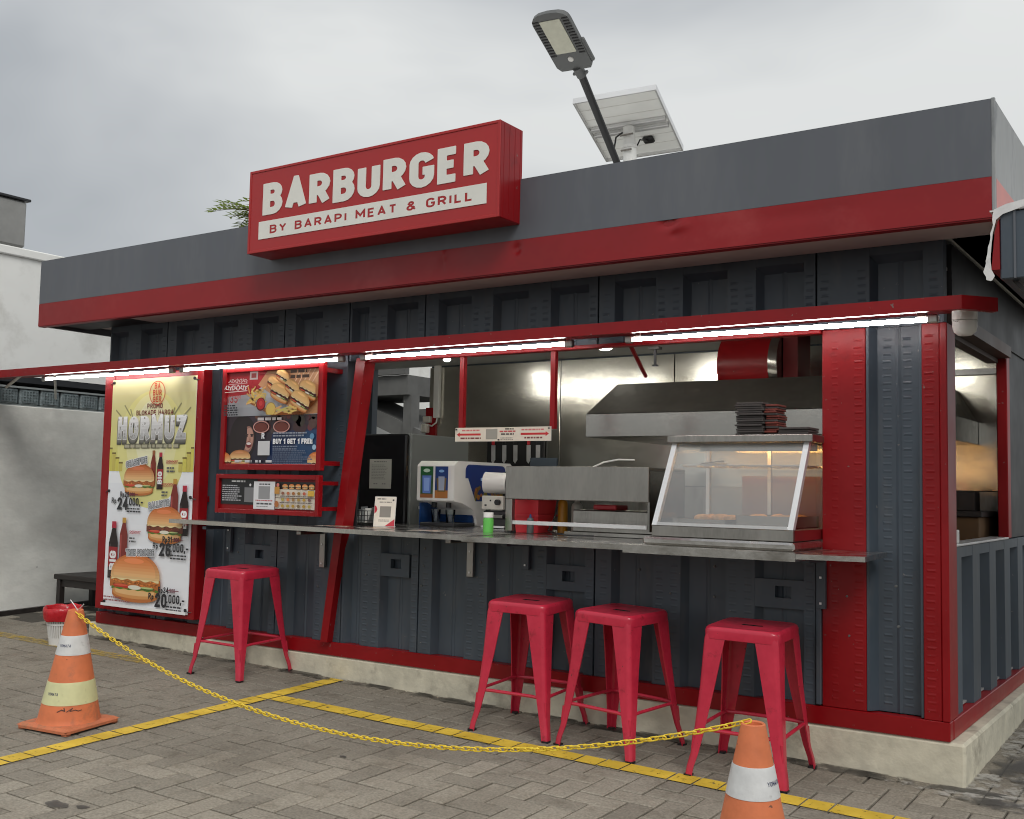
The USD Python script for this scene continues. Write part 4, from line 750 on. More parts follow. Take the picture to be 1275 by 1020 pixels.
for dx in (0.0, 0.048): P2.add(Polygon(E_(pw * 0.235 + dx, ph2 * 0.585, 0.013, 0.006, 0, 360, 12)[:-1]), srgb(48, 34, 36)); P2.add(Polygon(E_(pw * 0.235 + dx, ph2 * 0.615, 0.017, 0.004, 0, 360, 12)[:-1]), srgb(62, 42, 40), nl=False)
P2.add([(pw * 0.272, ph2 * 0.58), (pw * 0.285, ph2 * 0.49), (pw * 0.262, ph2 * 0.485)], srgb(164, 116, 102)); P2.add(Polygon(E_(pw * 0.262, ph2 * 0.405, 0.026, 0.022, 0, 360, 16)[:-1]), srgb(118, 38, 44)); P2.add(Polygon(E_(pw * 0.262, ph2 * 0.425, 0.022, 0.009, 0, 360, 16)[:-1]), srgb(222, 208, 204))
burger(P2, pw * 0.17, -0.012, pw * 0.24, ph2 * 0.34, top=(168, 108, 62), seed=7); burger(P2, -0.01, -0.04, pw * 0.17, ph2 * 0.38, seed=8); burger(P2, pw * 1.0, -0.05, pw * 0.2, ph2 * 0.42, seed=9)
for sx_ in (0.40, 0.62):
    P2.add(Polygon(E_(pw * sx_, ph2 * 0.77, 0.075, 0.040, 0, 360, 26)[:-1]).difference(Polygon(E_(pw * sx_, ph2 * 0.77, 0.066, 0.033, 0, 360, 26)[:-1])), srgb(206, 150, 140)); P2.add(Polygon(E_(pw * sx_, ph2 * 0.765, 0.060, 0.029, 0, 360, 26)[:-1]), srgb(112, 52, 42))
P2.greek(pw * 0.36, ph2 * 0.905, pw * 0.26, 0.018, srgb(216, 208, 208), 1, rag=0.02, seed=1); P2.text('BUY 1 GET 1 FREE', 0.034, 0.25, pw * 0.535, ph2 * 0.41, sx=1.0, track=0.08, col=(0.86, 0.86, 0.88))
P2.greek(pw * 0.535, ph2 * 0.62, pw * 0.38, 0.009, srgb(150, 156, 170), 2, seed=3); P2.greek(pw * 0.535, ph2 * 0.345, pw * 0.28, 0.008, srgb(120, 130, 150), 2, seed=4); P2.greek(pw * 0.535, ph2 * 0.26, pw * 0.42, 0.007, srgb(96, 108, 132), 7, seed=5)
for k in range(4): P2.greek(pw * (0.12 + 0.115 * k), ph2 * 0.03, pw * 0.075, 0.016, srgb(200, 200, 204), 1, rag=0.05, seed=20 + k)
P2.add(Point(pw * 0.97, ph2 * 0.34).buffer(0.017), srgb(160, 190, 214)); P2.add(Point(pw * 0.945, ph2 * 0.56).buffer(0.019), srgb(94, 142, 178))
P2.add(text('R', 0.04, 0.24, pw * 0.41, ph2 * 0.52), srgb(224, 224, 228)); P2.rect(pw * 0.375, ph2 * 0.18, pw * 0.505, ph2 * 0.475, srgb(206, 206, 208))
mp = thing('menu_poster', 'large red framed poster of burgers and a buy one get one offer above the shelf', 'poster', (-4.06, -0.17, 1.36))
mx0, mz0 = -4.520, 1.392; my_ = -0.168
P1.build(mp, 'poster_print', face_front(mx0, my_ - 0.002, mz0 + ph2 + 0.002), 'print of burgers and fries in a tray'); P2.build(mp, 'poster_print', face_front(mx0, my_ - 0.002, mz0), 'dark blue buy one get one free print')
part(mp, 'backing', bx(mx0, my_ - 0.001, mz0, mx0 + pw, my_ + 0.004, mz0 + ph1 + ph2 + 0.002), 'dark_metal')
o = 0.045
def redframe(t, x0, z0, x1, z1, o, y0, y1):
    part(t, 'frame_bar', bx(x0 - o, y0, z0 - o, x0, y1, z1 + o, 0.004), 'red_paint'); part(t, 'frame_bar', bx(x1, y0, z0 - o, x1 + o, y1, z1 + o, 0.004), 'red_paint')
    part(t, 'frame_bar', bx(x0 + 0.001, y0, z0 - o, x1 - 0.001, y1, z0, 0.004), 'red_paint'); part(t, 'frame_bar', bx(x0 + 0.001, y0, z1, x1 - 0.001, y1, z1 + o, 0.004), 'red_paint')
redframe(mp, mx0 + 0.001, mz0, mx0 + pw - 0.001, mz0 + ph1 + ph2 + 0.002, 0.040, my_ - 0.022, my_ + 0.020)
for z in (1.40, 1.985):
    for x in (mx0 + 0.02, mx0 + pw + 0.015): part(mp, 'stand_off', bx(x - 0.014, my_ + 0.021, z - 0.014, x + 0.014, -0.001, z + 0.014), 'red_paint')
# ---- low menu board: three sheets
lw, lh = 0.885, 0.190
lb = thing('menu_board', 'low red framed board with three small menu sheets just above the shelf', 'menu board', (-4.1, -0.17, 1.07))
lx0, lz0, ly = -4.560, 1.105, -0.165
S1 = Art(0.345, 0.165); S1.rect(0, 0, 0.345, 0.165, (0.012, 0.012, 0.014)); S1.greek(0.1, 0.145, 0.13, 0.012, srgb(210, 210, 210), 1, rag=0.02, seed=1); S1.greek(0.012, 0.118, 0.2, 0.007, srgb(176, 176, 180), 8, gap=1.95, seed=2); S1.rect(0.225, 0.016, 0.330, 0.112, srgb(120, 120, 122)); S1.add(Point(0.278, 0.128).buffer(0.009), srgb(220, 220, 222))
S2 = Art(0.195, 0.178); S2.rect(0, 0, 0.195, 0.178, srgb(222, 222, 224)); S2.rect(0.045, 0.065, 0.150, 0.148, srgb(150, 150, 152)); S2.greek(0.05, 0.156, 0.1, 0.009, srgb(90, 90, 94), 1, rag=0.02, seed=3); S2.greek(0.02, 0.052, 0.155, 0.007, srgb(190, 90, 96), 1, rag=0.02, seed=4); S2.greek(0.03, 0.030, 0.14, 0.010, srgb(80, 80, 84), 1, rag=0.02, seed=5); S2.greek(0.03, 0.015, 0.14, 0.005, srgb(150, 150, 150), 1, seed=6)
S3 = Art(0.355, 0.172); S3.rect(0, 0, 0.355, 0.172, srgb(216, 206, 190)); S3.rect(0, 0.125, 0.355, 0.172, srgb(36, 30, 30)); S3.rect(0, 0.068, 0.355, 0.072, srgb(90, 70, 60))
for k in range(5): burger(S3, 0.085 + 0.060 * k, 0.126, 0.050, 0.034, seed=k)
for row in range(3):
    for k in range(6): S3.add(Polygon(E_(0.075 + 0.047 * k, 0.100 - 0.040 * row, 0.014, 0.010, 0, 360, 12)[:-1]), srgb(random.randint(120, 220), random.randint(90, 160), random.randint(50, 90)), nl=(k == 0))
    S3.greek(0.05, 0.078 - 0.040 * row, 0.29, 0.006, srgb(110, 100, 96), 1, rag=0.05, seed=row)
S3.add(sbox(0.0, 0.095, 0.045, 0.140), srgb(196, 140, 66)); S3.add(sbox(0.295, 0.085, 0.35, 0.118), srgb(214, 172, 70)); S3.add(Point(0.022, 0.03).buffer(0.02), srgb(176, 108, 60)); S3.add(Point(0.03, 0.152).buffer(0.012), srgb(214, 120, 110))
S1.build(lb, 'menu_sheet', face_front(lx0 + 0.01, ly - 0.004, lz0 + 0.022), 'black sheet of small text'); S2.build(lb, 'menu_sheet', face_front(lx0 + 0.345 - 0.02, ly - 0.007, lz0 - 0.004), 'white payment sheet'); S3.build(lb, 'menu_sheet', face_front(lx0 + 0.524, ly - 0.004, lz0 + 0.002), 'colourful menu sheet')
part(lb, 'backing', bx(lx0, ly, lz0 - 0.01, lx0 + lw, ly + 0.006, lz0 + lh), 'red_paint'); redframe(lb, lx0 + 0.001, lz0 - 0.008, lx0 + lw - 0.001, lz0 + lh - 0.001, 0.030, ly - 0.022, ly + 0.020)
for z in (1.115, 1.275):
    for x in (lx0 + 0.02, lx0 + lw + 0.01): part(lb, 'stand_off', bx(x - 0.012, ly + 0.021, z - 0.012, x + 0.012, -0.001, z + 0.012), 'red_paint')

# ---- arrow board hung in the window
aw, ah = 0.662, 0.080
S = Art(aw, ah); S.rect(0, 0, aw, ah, srgb(216, 206, 190)); AR = srgb(190, 40, 44)
S.add([(0.012, 0.040), (0.034, 0.054), (0.034, 0.046), (0.185, 0.046), (0.185, 0.034), (0.034, 0.034), (0.034, 0.026)], AR); S.add([(aw - 0.012, 0.040), (aw - 0.034, 0.054), (aw - 0.034, 0.046), (aw - 0.200, 0.046), (aw - 0.200, 0.034), (aw - 0.034, 0.034), (aw - 0.034, 0.026)], AR)
S.greek(0.050, 0.060, 0.13, 0.008, srgb(200, 110, 110), 1, rag=0.02, seed=1); S.greek(0.040, 0.014, 0.15, 0.009, srgb(120, 60, 60), 1, rag=0.02, seed=2); S.greek(aw - 0.195, 0.060, 0.15, 0.008, srgb(200, 110, 110), 1, rag=0.02, seed=3); S.greek(aw - 0.175, 0.014, 0.12, 0.009, srgb(120, 60, 60), 1, rag=0.02, seed=4)
S.rect(0.222, 0.012, 0.302, 0.070, srgb(150, 146, 136)); S.greek(0.318, 0.052, 0.11, 0.008, srgb(190, 80, 80), 1, rag=0.02, seed=5); S.greek(0.328, 0.036, 0.09, 0.009, srgb(84, 78, 72), 1, rag=0.02, seed=6); S.greek(0.325, 0.016, 0.09, 0.005, srgb(150, 144, 132), 2, seed=7); S.greek(0.355, 0.066, 0.06, 0.008, srgb(100, 90, 84), 1, rag=0.02, seed=8)
ab = thing('arrow_board', 'long white hanging board with two red arrows pointing left and right', 'sign', (-2.40, 0.0, 1.57)); S.build(ab, 'face', face_front(-2.733, -0.007, 1.534)); part(ab, 'board', bx(-2.733, -0.006, 1.534, -2.733 + aw, -0.001, 1.534 + ah), 'white_plastic')
for x in (-2.722, -2.083, -2.42): part(ab, 'screw', bx(x - 0.004, -0.014, 1.60 if x != -2.42 else 1.538, x + 0.004, -0.007, 1.608 if x != -2.42 else 1.546), 'black')

# ================================================================== STOOLS
def leg_mesh(sx, sy, H=0.660):
    """folded sheet leg: two tapering wings round a rounded corner; sx, sy choose the corner"""
    outer = [(0.164, H - 0.012), (0.171, H - 0.06), (0.184, 0.40), (0.203, 0.20), (0.214, 0.10), (0.226, 0.045), (0.232, 0.0)]
    wing = [0.115, 0.100, 0.074, 0.052, 0.040, 0.036, 0.034]; V, F = [], []
    for (r, z), w in zip(outer, wing):
        c = min(0.022, w * 0.45); ring = [(r, r - w), (r, r - c)] + [(r - c + c * math.cos(a), r - c + c * math.sin(a)) for a in np.linspace(0, math.pi / 2, 5)[1:-1]] + [(r - c, r), (r - w, r)]
        t_ = 0.006; inn = [(r - t_, r - w), (r - t_, r - c)] + [(r - c + (c - t_) * math.cos(a), r - c + (c - t_) * math.sin(a)) for a in np.linspace(0, math.pi / 2, 5)[1:-1]] + [(r - c, r - t_), (r - w, r - t_)]
        V += [(x * sx, y * sy, z) for x, y in ring] + [(x * sx, y * sy, z) for x, y in inn[::-1]]
    n = len(ring) * 2
    for i in range(len(outer) - 1):
        for j in range(n):
            a, b, c2, d = i * n + j, i * n + (j + 1) % n, (i + 1) * n + (j + 1) % n, (i + 1) * n + j; F += [[a, b, c2], [a, c2, d]]
    m = trimesh.Trimesh(V, F, process=False)
    if sx * sy < 0: m.invert()
    return m
def make_stool(label, M):
    t = thing('bar_stool', label, 'stool', M=M, group='red metal stools along the counter'); H = 0.660
    # pressed seat: rounded square with rolled rim and a hand slot
    prof = [(0.165, 0.030, -0.055), (0.172, 0.034, -0.052), (0.172, 0.034, -0.018), (0.169, 0.037, -0.007), (0.161, 0.038, 0.0), (0.148, 0.03, -0.003), (0.06, 0.02, -0.004)]; V, F = [], []
    N = 48
    for hw, rc, dz in prof:
        c = np.array(rrect(2 * hw, 2 * hw, rc).exterior.coords)[:-1]; L_ = LineString(np.vstack([c, c[:1]])); st = np.argmin(np.abs(np.arctan2(c[:, 1], c[:, 0])))
        c2 = np.roll(c, -st, 0); L_ = LineString(np.vstack([c2, c2[:1]])); P = [L_.interpolate(k / N, normalized=True) for k in range(N)]
        if (Polygon([(p.x, p.y) for p in P]).exterior.is_ccw) is False: P = P[::-1]
        V += [(p.x, p.y, H + dz) for p in P]
    for i in range(len(prof) - 1):
        for j in range(N):
            a, b, c2, d = i * N + j, i * N + (j + 1) % N, (i + 1) * N + (j + 1) % N, (i + 1) * N + j; F += [[a, b, c2], [a, c2, d]]
    seat = trimesh.Trimesh(V, F, process=False)
    top = Polygon(rrect(0.12, 0.12, 0.02)).difference(rrect(0.100, 0.030, 0.012)); v, f = trimesh.creation.triangulate_polygon(top, engine='earcut'); tp = trimesh.Trimesh(np.column_stack([v, np.full(len(v), H - 0.004)]), f, process=False)
    well = prism(rrect(0.104, 0.034, 0.013).difference(rrect(0.100, 0.030, 0.012)), 0.012, 'z', H - 0.0162); st_ = part(t, 'seat', [seat, tp], 'stool_red', smooth=40, local=True)
    part(st_, 'hand_slot', [well, prism(rrect(0.104, 0.034, 0.013), 0.002, 'z', H - 0.0185)], 'black', local=True)
    for sx in (-1, 1):
        for sy in (-1, 1):
            lg = part(t, 'leg', leg_mesh(sx, sy), 'stool_red', smooth=35, local=True)
            r = 0.233; part(lg, 'rubber_foot', hull([(sx * (r - a), sy * (r - b), z) for a in (0.0, 0.034) for b in (0.0, 0.034) for z in (0.0005, 0.010)]), 'black', local=True)
            cr = [(sx * 0.2035, sy * 0.2035, 0.205), (sx * 0.2100, sy * 0.2100, 0.13)]; part(lg, 'crease', tube([(sx * 0.197, sy * 0.197, 0.19), (sx * 0.206, sy * 0.206, 0.12)], [0.008, 0.003], 6), 'stool_red', smooth=60, local=True)
    for ax in (0, 1):
        for s in (-1, 1):
            a, b = np.array([-0.192, s * 0.192, 0.205]), np.array([0.192, s * 0.192, 0.205])
            if ax: a, b = a[[1, 0, 2]], b[[1, 0, 2]]
            part(t, 'foot_rail', tube([a, a * 0.8 + b * 0.2 + (0, 0, 0.004), a * 0.5 + b * 0.5 + (0, 0, 0.004), b * 0.8 + a * 0.2 + (0, 0, 0.004), b], [0.0085] * 5, 8), 'stool_red', smooth=40, local=True)
    return t
ST = [(-2.004, -0.272, math.radians(3.5), 'red metal stool, left one of the three close together at the counter'), (-1.463, -0.288, math.radians(-8), 'red metal stool in the middle of the three close together at the counter'),
      (-0.777, -0.318, math.radians(3), 'red metal stool behind the right traffic cone'), (-4.215, -0.245, math.radians(2), 'red metal stool standing alone between the promo banner and the slanted post')]
s0 = make_stool(ST[0][3], on_ground(*ST[0][:3]))
for x, y, rz, lb_ in ST[1:]:
    t = thing('bar_stool', lb_, 'stool', M=on_ground(x, y, rz), group='red metal stools along the counter'); pr = stage.GetPrimAtPath(t.path); pr.GetReferences().AddInternalReference(s0.path); pr.SetInstanceable(True)

# ================================================================== CONES and chain
def cone(label, x, y, rz, tilt, txt_at, second):
    M = on_ground(x, y, rz); t = thing('traffic_cone', label, 'traffic cone', M=M, group='orange traffic cones holding the yellow chain')
    tl = np.array(tilt); sh = lambda m: (setattr(m, 'vertices', m.vertices + np.outer(np.maximum(m.vertices[:, 2] - 0.03, 0), [tl[0], tl[1], 0])) or m)
    R = lambda z: float(np.interp(z, [0.030, 0.045, 0.10, 0.30, 0.45, 0.585], [0.158, 0.150, 0.139, 0.0975, 0.066, 0.038]))
    base = prism(rrect(0.350, 0.350, 0.028), 0.012, 'z', 0.010); b2 = hull([(a * 0.173, b * 0.173, 0.0225) for a in (-1, 1) for b in (-1, 1)] + [(a * 0.155, b * 0.155, 0.034) for a in (-1, 1) for b in (-1, 1)])
    feet = [bx(a * 0.15 - 0.016, b * 0.15 - 0.016, 0, a * 0.15 + 0.016, b * 0.15 + 0.016, 0.010) for a in (-1, 1) for b in (-1, 1)]
    part(t, 'base', [base, b2] + feet, 'cone_base', local=True)
    zz = np.linspace(0.032, 0.585, 40); pf = [(R(z), z) for z in zz] + [(0.034, 0.588), (0.029, 0.584), (0.026, 0.54), (0.0, 0.52)]
    part(t, 'body', sh(lathe(pf, 40)), 'cone_orange', smooth=40, local=True)
    for k, (z0, z1, mt) in enumerate(((0.368, 0.462, 'cone_white'), (0.128, 0.236, 'cone_cream' if not second else 'cone_white'))):
        zs = np.linspace(z0, z1, 8); band = part(t, 'reflective_band', sh(lathe([(R(z0) + 0.0004, z0 - 0.001)] + [(R(z) + 0.0018, z) for z in zs] + [(R(z1) + 0.0004, z1 + 0.001)], 40)), mt, smooth=50, local=True)
        g = text('YOMATA', 0.013, 0.15, 0, 0)
        m = prism(g, 0.0004, 'z'); m = m.subdivide(); u, w = m.vertices[:, 0].copy(), m.vertices[:, 1].copy(); zc = (z0 + z1) / 2 - 0.006 + w; rr2 = np.array([R(q) for q in zc]) + 0.0022 + m.vertices[:, 2]
        ph_ = txt_at + u / rr2; m.vertices = np.column_stack([rr2 * np.cos(ph_), rr2 * np.sin(ph_), zc]); part(band, 'stamp', sh(m), 'ink_blue', local=True)
    if not second:
        g = unary_union([LineString([(0.00, 0.0), (0.02, 0.010), (0.035, 0.004), (0.03, 0.018)]).buffer(0.0025), LineString([(0.045, 0.0), (0.07, 0.016), (0.06, 0.002), (0.085, 0.006), (0.10, 0.0), (0.115, 0.003)]).buffer(0.002)])
        m = prism(g, 0.0004, 'z').subdivide(); u, w = m.vertices[:, 0].copy(), m.vertices[:, 1].copy(); zc = 0.100 + w; rr2 = np.array([R(q) for q in zc]) + 0.001 + m.vertices[:, 2]; ph_ = -1.15 + u / rr2
        m.vertices = np.column_stack([rr2 * np.cos(ph_), rr2 * np.sin(ph_), zc]); part(t, 'scrawl', sh(m), 'ink_brown', local=True)
    tip = trimesh.transformations.transform_points([[0.555 * tl[0], 0.555 * tl[1], 0.588]], M)[0]
    return t, tip
c1, tip1 = cone('left orange traffic cone, with one white and one cream band', -3.905, -1.665, math.radians(8), (0.030, 0.020), -1.72, False)
c2, tip2 = cone('right orange traffic cone, cut by the bottom of the photo', -0.215, -1.735, math.radians(-20), (0.0, 0.0), -0.22, True)
tie = part(c1, 'wire_tie', [tube([tip1 + (-0.05, 0, 0.045), tip1 + (-0.02, 0.01, 0.012), tip1 + (0.015, 0, -0.005), tip1 + (0.05, 0.01, 0.03)], 0.0025, 6)], 'alu')
# chain: a catenary of links from tip to tip
a_, b_ = tip1 + (0.035, -0.02, -0.012), tip2 + (-0.015, -0.01, 0.003); Lh = np.linalg.norm((b_ - a_)[:2]); dzt = b_[2] - a_[2]
def cat(sag):
    from math import cosh
    lo, hi = 0.2, 60.0
    s = np.linspace(0, 1, 1200)
    base_ = a_[2] + dzt * s; return np.column_stack([a_[0] + (b_[0] - a_[0]) * s, a_[1] + (b_[1] - a_[1]) * s, base_ - sag * 4 * s * (1 - s) * (1 + 0.04 * (2 * s - 1) ** 2)])
path = cat(0.312); seg = np.linalg.norm(np.diff(path, axis=0), axis=1); cum = np.concatenate([[0], np.cumsum(seg)])
ch = thing('plastic_chain', 'yellow plastic link chain sagging between the two traffic cones', 'chain', tuple(path[600]))
pitch = 0.0285; nl = int(cum[-1] / pitch)
lk = [(0.0115 + 0.0 * 0, 0)]
def link():
    hl, r = 0.0125, 0.0078; P = [(hl + r * math.cos(a), r * math.sin(a), 0) for a in np.linspace(-math.pi / 2, math.pi / 2, 6)] + [(-hl + r * math.cos(a), r * math.sin(a), 0) for a in np.linspace(math.pi / 2, 3 * math.pi / 2, 6)]
    return tube(P, 0.0027, 6, closed=True)
LK = link()
for k in range(nl + 1):
    sm = (k + 0.5) * pitch; sm = min(sm, cum[-1] - 1e-4); p = np.array([np.interp(sm, cum, path[:, q]) for q in range(3)]); p2 = np.array([np.interp(min(sm + 0.01, cum[-1]), cum, path[:, q]) for q in range(3)]); p1 = np.array([np.interp(max(sm - 0.01, 0), cum, path[:, q]) for q in range(3)])
    d = (p2 - p1) / np.linalg.norm(p2 - p1); up = np.array([0, 0, 1.0]); s_ = np.cross(up, d); s_ /= np.linalg.norm(s_); u_ = np.cross(d, s_); ang = math.radians((50 if k % 2 else -40) + rng.uniform(-12, 12))
    M = np.eye(4); M[:3, 0] = d; M[:3, 1] = math.cos(ang) * s_ + math.sin(ang) * u_; M[:3, 2] = np.cross(d, M[:3, 1]); M[:3, 3] = p; m = LK.copy(); m.apply_transform(M); part(ch, 'link', m, 'chain_yellow', smooth=60)

# ================================================================== BIN, BENCH
bxp, byp = -5.945, -0.36; M = on_ground(bxp, byp, 0); t = thing('waste_bin', 'small white slotted waste basket lined with a red bag beside the banner', 'bin', M=M)
R_ = lambda z: 0.088 + 0.030 * z / 0.26
bars = []
for k in range(40):
    a = 2 * math.pi * k / 40; bars.append(hull([(R_(z) * math.cos(a + s * 0.045), R_(z) * math.sin(a + s * 0.045), z) for z in (0.05, 0.25) for s in (-1, 1)] + [((R_(z) - 0.004) * math.cos(a + s * 0.045), (R_(z) - 0.004) * math.sin(a + s * 0.045), z) for z in (0.05, 0.25) for s in (-1, 1)]))
part(t, 'basket', [lathe([(0.0, 0.002), (R_(0), 0.002), (R_(0.05), 0.055), (R_(0.05) - 0.004, 0.055), (R_(0) - 0.004, 0.006)], 40), lathe([(R_(0.15) + .001, 0.145), (R_(0.16) + .001, 0.158), (R_(0.16) - 0.003, 0.158), (R_(0.15) - 0.003, 0.145)], 40)] + bars, 'white_plastic', smooth=30, local=True)
part(t, 'liner', lathe([(R_(0) - 0.012, 0.01), (R_(0.25) - 0.008, 0.25)], 32), 'cream_plastic', smooth=60, local=True)
bg = lathe([(0.124, 0.178), (0.130, 0.195), (0.133, 0.22), (0.134, 0.245), (0.131, 0.262), (0.122, 0.270), (0.110, 0.262), (0.100, 0.22), (0.092, 0.15), (0.0, 0.12)], 96)
ang = np.arctan2(bg.vertices[:, 1], bg.vertices[:, 0]); cs_ = np.column_stack([np.cos(ang) * 2.2, np.sin(ang) * 2.2, bg.vertices[:, 2] * 9]); nz_ = meshkit.fbm(cs_ * 1.6 + 20, 3, 4) - 0.5
bg.vertices[:, :2] *= (1 + 0.09 * nz_)[:, None]; bg.vertices[:, 2] += 0.022 * (meshkit.fbm(cs_[:, :3] * (1.3, 1.3, 0) + 7, 2, 8) - 0.5)
part(t, 'bag', bg, 'bag_red', smooth=50, local=True)
t = thing('bench', 'low black wooden bench against the dirty white wall', 'bench', (-7.05, 0.75, GZ(-7.05, 0.75))); z0 = GZ(-7.2, 0.75)
part(t, 'seat', bx(-7.43, 0.52, z0 + 0.262, -6.4, 0.92, z0 + 0.305, 0.006), 'wood_dark')
for x in (-7.38, -6.45):
    for y in (0.56, 0.88): part(t, 'leg', bx(x - 0.025, y - 0.025, GZ(x, y), x + 0.025, y + 0.025, z0 + 0.26, 0.003), 'wood_dark')
part(t, 'apron', bx(-7.36, 0.55, z0 + 0.20, -6.47, 0.57, z0 + 0.26), 'wood_dark')

# ================================================================== LEFT: boundary wall, glass blocks, white building
bwl = thing('boundary_wall', 'stained white boundary wall with a row of glass blocks on top', 'wall', (-7.6, 1.0, 0.1))
part(bwl, 'wall', bx(-7.75, -4.0, -0.15, -7.545, 5.0, 1.885, 0.006), 'wall_plaster'); part(bwl, 'wall_footing', hull([(x, y, GZ(-7.5, y) + dz) for x in (-7.56, -7.50) for y in (-4.0, 5.0) for dz in (-0.1, 0.028)]), 'wood_dark')
y = -3.9
while y < 4.6:
    gb = part(bwl, 'glass_block', bx(-7.72, y + 0.008, 1.897, -7.560, y + 0.187, 2.035, 0.010), 'glass_block')
    rg = []
    for k in range(5): rg.append(bx(-7.562, y + 0.03 + 0.027 * k, 1.915, -7.552, y + 0.040 + 0.027 * k, 2.018))
    part(gb, 'relief', [bx(-7.562, y + 0.028, 1.915 + 0.024 * k, -7.553, y + 0.167, 1.922 + 0.024 * k) for k in range(5)] + rg, 'glass_block'); y += 0.195
part(bwl, 'block_frame', [bx(-7.70, -3.9, 1.886, -7.565, 4.7, 1.8965), bx(-7.73, -3.9, 2.036, -7.550, 4.7, 2.052)] , 'glass_frame')
wb = thing('white_building', 'plain white rendered building rising behind the boundary wall', 'building', (-9.0, 2.0, 0))
part(wb, 'wall', bx(-12.0, -4.0, 0.0, -8.3, 9.0, 3.32), 'white_render'); part(wb, 'parapet_coping', bx(-12.0, -4.05, 3.322, -8.27, 9.05, 3.405, 0.01), 'white_render')
part(wb, 'eave', [bx(-8.29, -4.0, 2.10, -7.70, 5.0, 2.155)], 'dark_metal', label='dark sheet eave over the gap above the glass blocks')
rb = thing('concrete_box', 'grey concrete box with a dark cap on the white roof at far left', 'roof box', (-8.5, -0.4, 3.4)); part(rb, 'box', bx(-9.3, -1.6, 3.408, -8.27, 0.61, 3.845, 0.02), 'concrete_grey'); part(rb, 'cap', bx(-9.35, -1.65, 3.847, -8.25, 0.635, 3.872, 0.005), 'dark_metal')
# stair behind the kiosk, seen through the back opening
sr = thing('concrete_stair', 'grey concrete stair flight seen through the rear opening of the kiosk', 'stair', (-7.3, 5.0, 0.2))
part(sr, 'landing', bx(-8.6, 4.6, 2.33, -6.92, 5.6, 2.56), 'stair_grey'); part(sr, 'rail_wall', bx(-8.6, 4.55, 2.565, -6.92, 4.62, 2.95), 'stair_grey')
part(sr, 'flight', [hull([(-8.2, yy, 2.42), (-8.2, yy, 2.25), (-6.9, yy, 1.90), (-6.9, yy, 1.72)]) if False else hull([(-8.2, 4.7, 2.45), (-8.2, 4.7, 2.25), (-6.5, 4.7, 1.80), (-6.5, 4.7, 1.60), (-8.2, 5.5, 2.45), (-8.2, 5.5, 2.25), (-6.5, 5.5, 1.80), (-6.5, 5.5, 1.60)]) for yy in (4.7,)], 'stair_grey')
part(sr, 'pillar', bx(-7.02, 4.65, 0.2, -6.90, 4.80, 2.33), 'stair_grey'); part(sr, 'wall', bx(-9.0, 6.2, 0.0, -4.5, 6.4, 2.3), 'stair_grey')

# ================================================================== INTERIOR
hd = thing('range_hood', 'large stainless range hood over the kitchen behind the window', 'hood', (-1.3, 1.6, 1.6))
part(hd, 'canopy', hull([(x, y, z) for x in (-2.26, -0.42) for y in (1.10, 2.29) for z in (1.955,)] + [(x, y, 1.752) for x in (-2.372, -0.30) for y in (0.90, 2.29)]), 'steel'); part(hd, 'lip', bx(-2.375, 0.897, 1.603, -0.298, 2.29, 1.750, 0.003), 'steel')
dt = thing('exhaust_duct', 'red round exhaust duct on top of the range hood', 'duct', (-1.25, 1.5, 1.96)); part(dt, 'drum', cyl((-1.70, 1.62, 2.085), (-1.36, 1.62, 2.085), 0.22, 40), 'red_paint', smooth=40); part(dt, 'collar', [bx(-1.67, 1.45, 1.957, -1.39, 1.78, 2.0)], 'red_paint'); part(dt, 'side_plate', cyl((-1.358, 1.62, 2.085), (-1.30, 1.62, 2.085), 0.225, 40), 'steel', smooth=40); part(dt, 'outlet', bx(-1.295, 1.50, 1.957, -1.20, 1.74, 2.30), 'plate_red')
cb = solo('cable', tube([(-0.62, 0.95, 1.98), (-0.66, 0.93, 1.93), (-0.67, 0.93, 1.88), (-0.645, 0.93, 1.83), (-0.60, 0.95, 1.80), (-0.5, 0.96, 1.80)], 0.008, 8), 'black', 'black cable loop at the right end of the hood', 'cable', smooth=60)
t = thing('hanging_hook', 'short black rod hanging from the window head beside the hood', 'hook', (-1.45, 0.06, 2.03)); part(t, 'rod', cyl((-1.47, 0.06, 2.03), (-1.47, 0.06, 1.935), 0.008, 10), 'black'); part(t, 'foot', cyl((-1.47, 0.06, 1.935), (-1.47, 0.06, 1.927), 0.018, 14), 'black'); part(t, 'bracket', [bx(-1.50, 0.04, 2.016, -1.44, 0.08, 2.031)], 'steel_matte')
# food warmer
fw = thing('food_warmer', 'stainless heated food display case with sloping glass on the counter', 'food warmer', (-0.915, -0.1, 1.052))
wx0, wx1, wy0, wy1, wz0, wz1, wt = -1.262, -0.566, -0.375, 0.28, 1.054, 1.545, -0.155
part(fw, 'base', bx(wx0, wy0, wz0, wx1, wy1, wz0 + 0.052, 0.003), 'steel_matte'); part(fw, 'base_side', bx(wx1 + 0.0005, wy0 + 0.02, wz0 + 0.003, wx1 + 0.003, wy1 - 0.01, wz0 + 0.05), 'plate_red')
zb = wz0 + 0.053; part(fw, 'top', bx(wx0 - 0.02, wt - 0.02, wz1 - 0.034, wx1 + 0.02, wy1, wz1, 0.003), 'steel_matte')
for xa in (wx0, wx1 - 0.026): part(fw, 'front_post', hull([(xa + dx, yy, zz) for dx in (0, 0.026) for yy, zz in ((wy0, zb), (wy0 + 0.03, zb), (wt, wz1 - 0.035), (wt + 0.03, wz1 - 0.035))]), 'alu')
part(fw, 'front_rail', bx(wx0 + 0.027, wy0, zb, wx1 - 0.027, wy0 + 0.012, zb + 0.014), 'alu')
def pane(P): return trimesh.Trimesh(P, [[0, 1, 2], [0, 2, 3]], process=False)
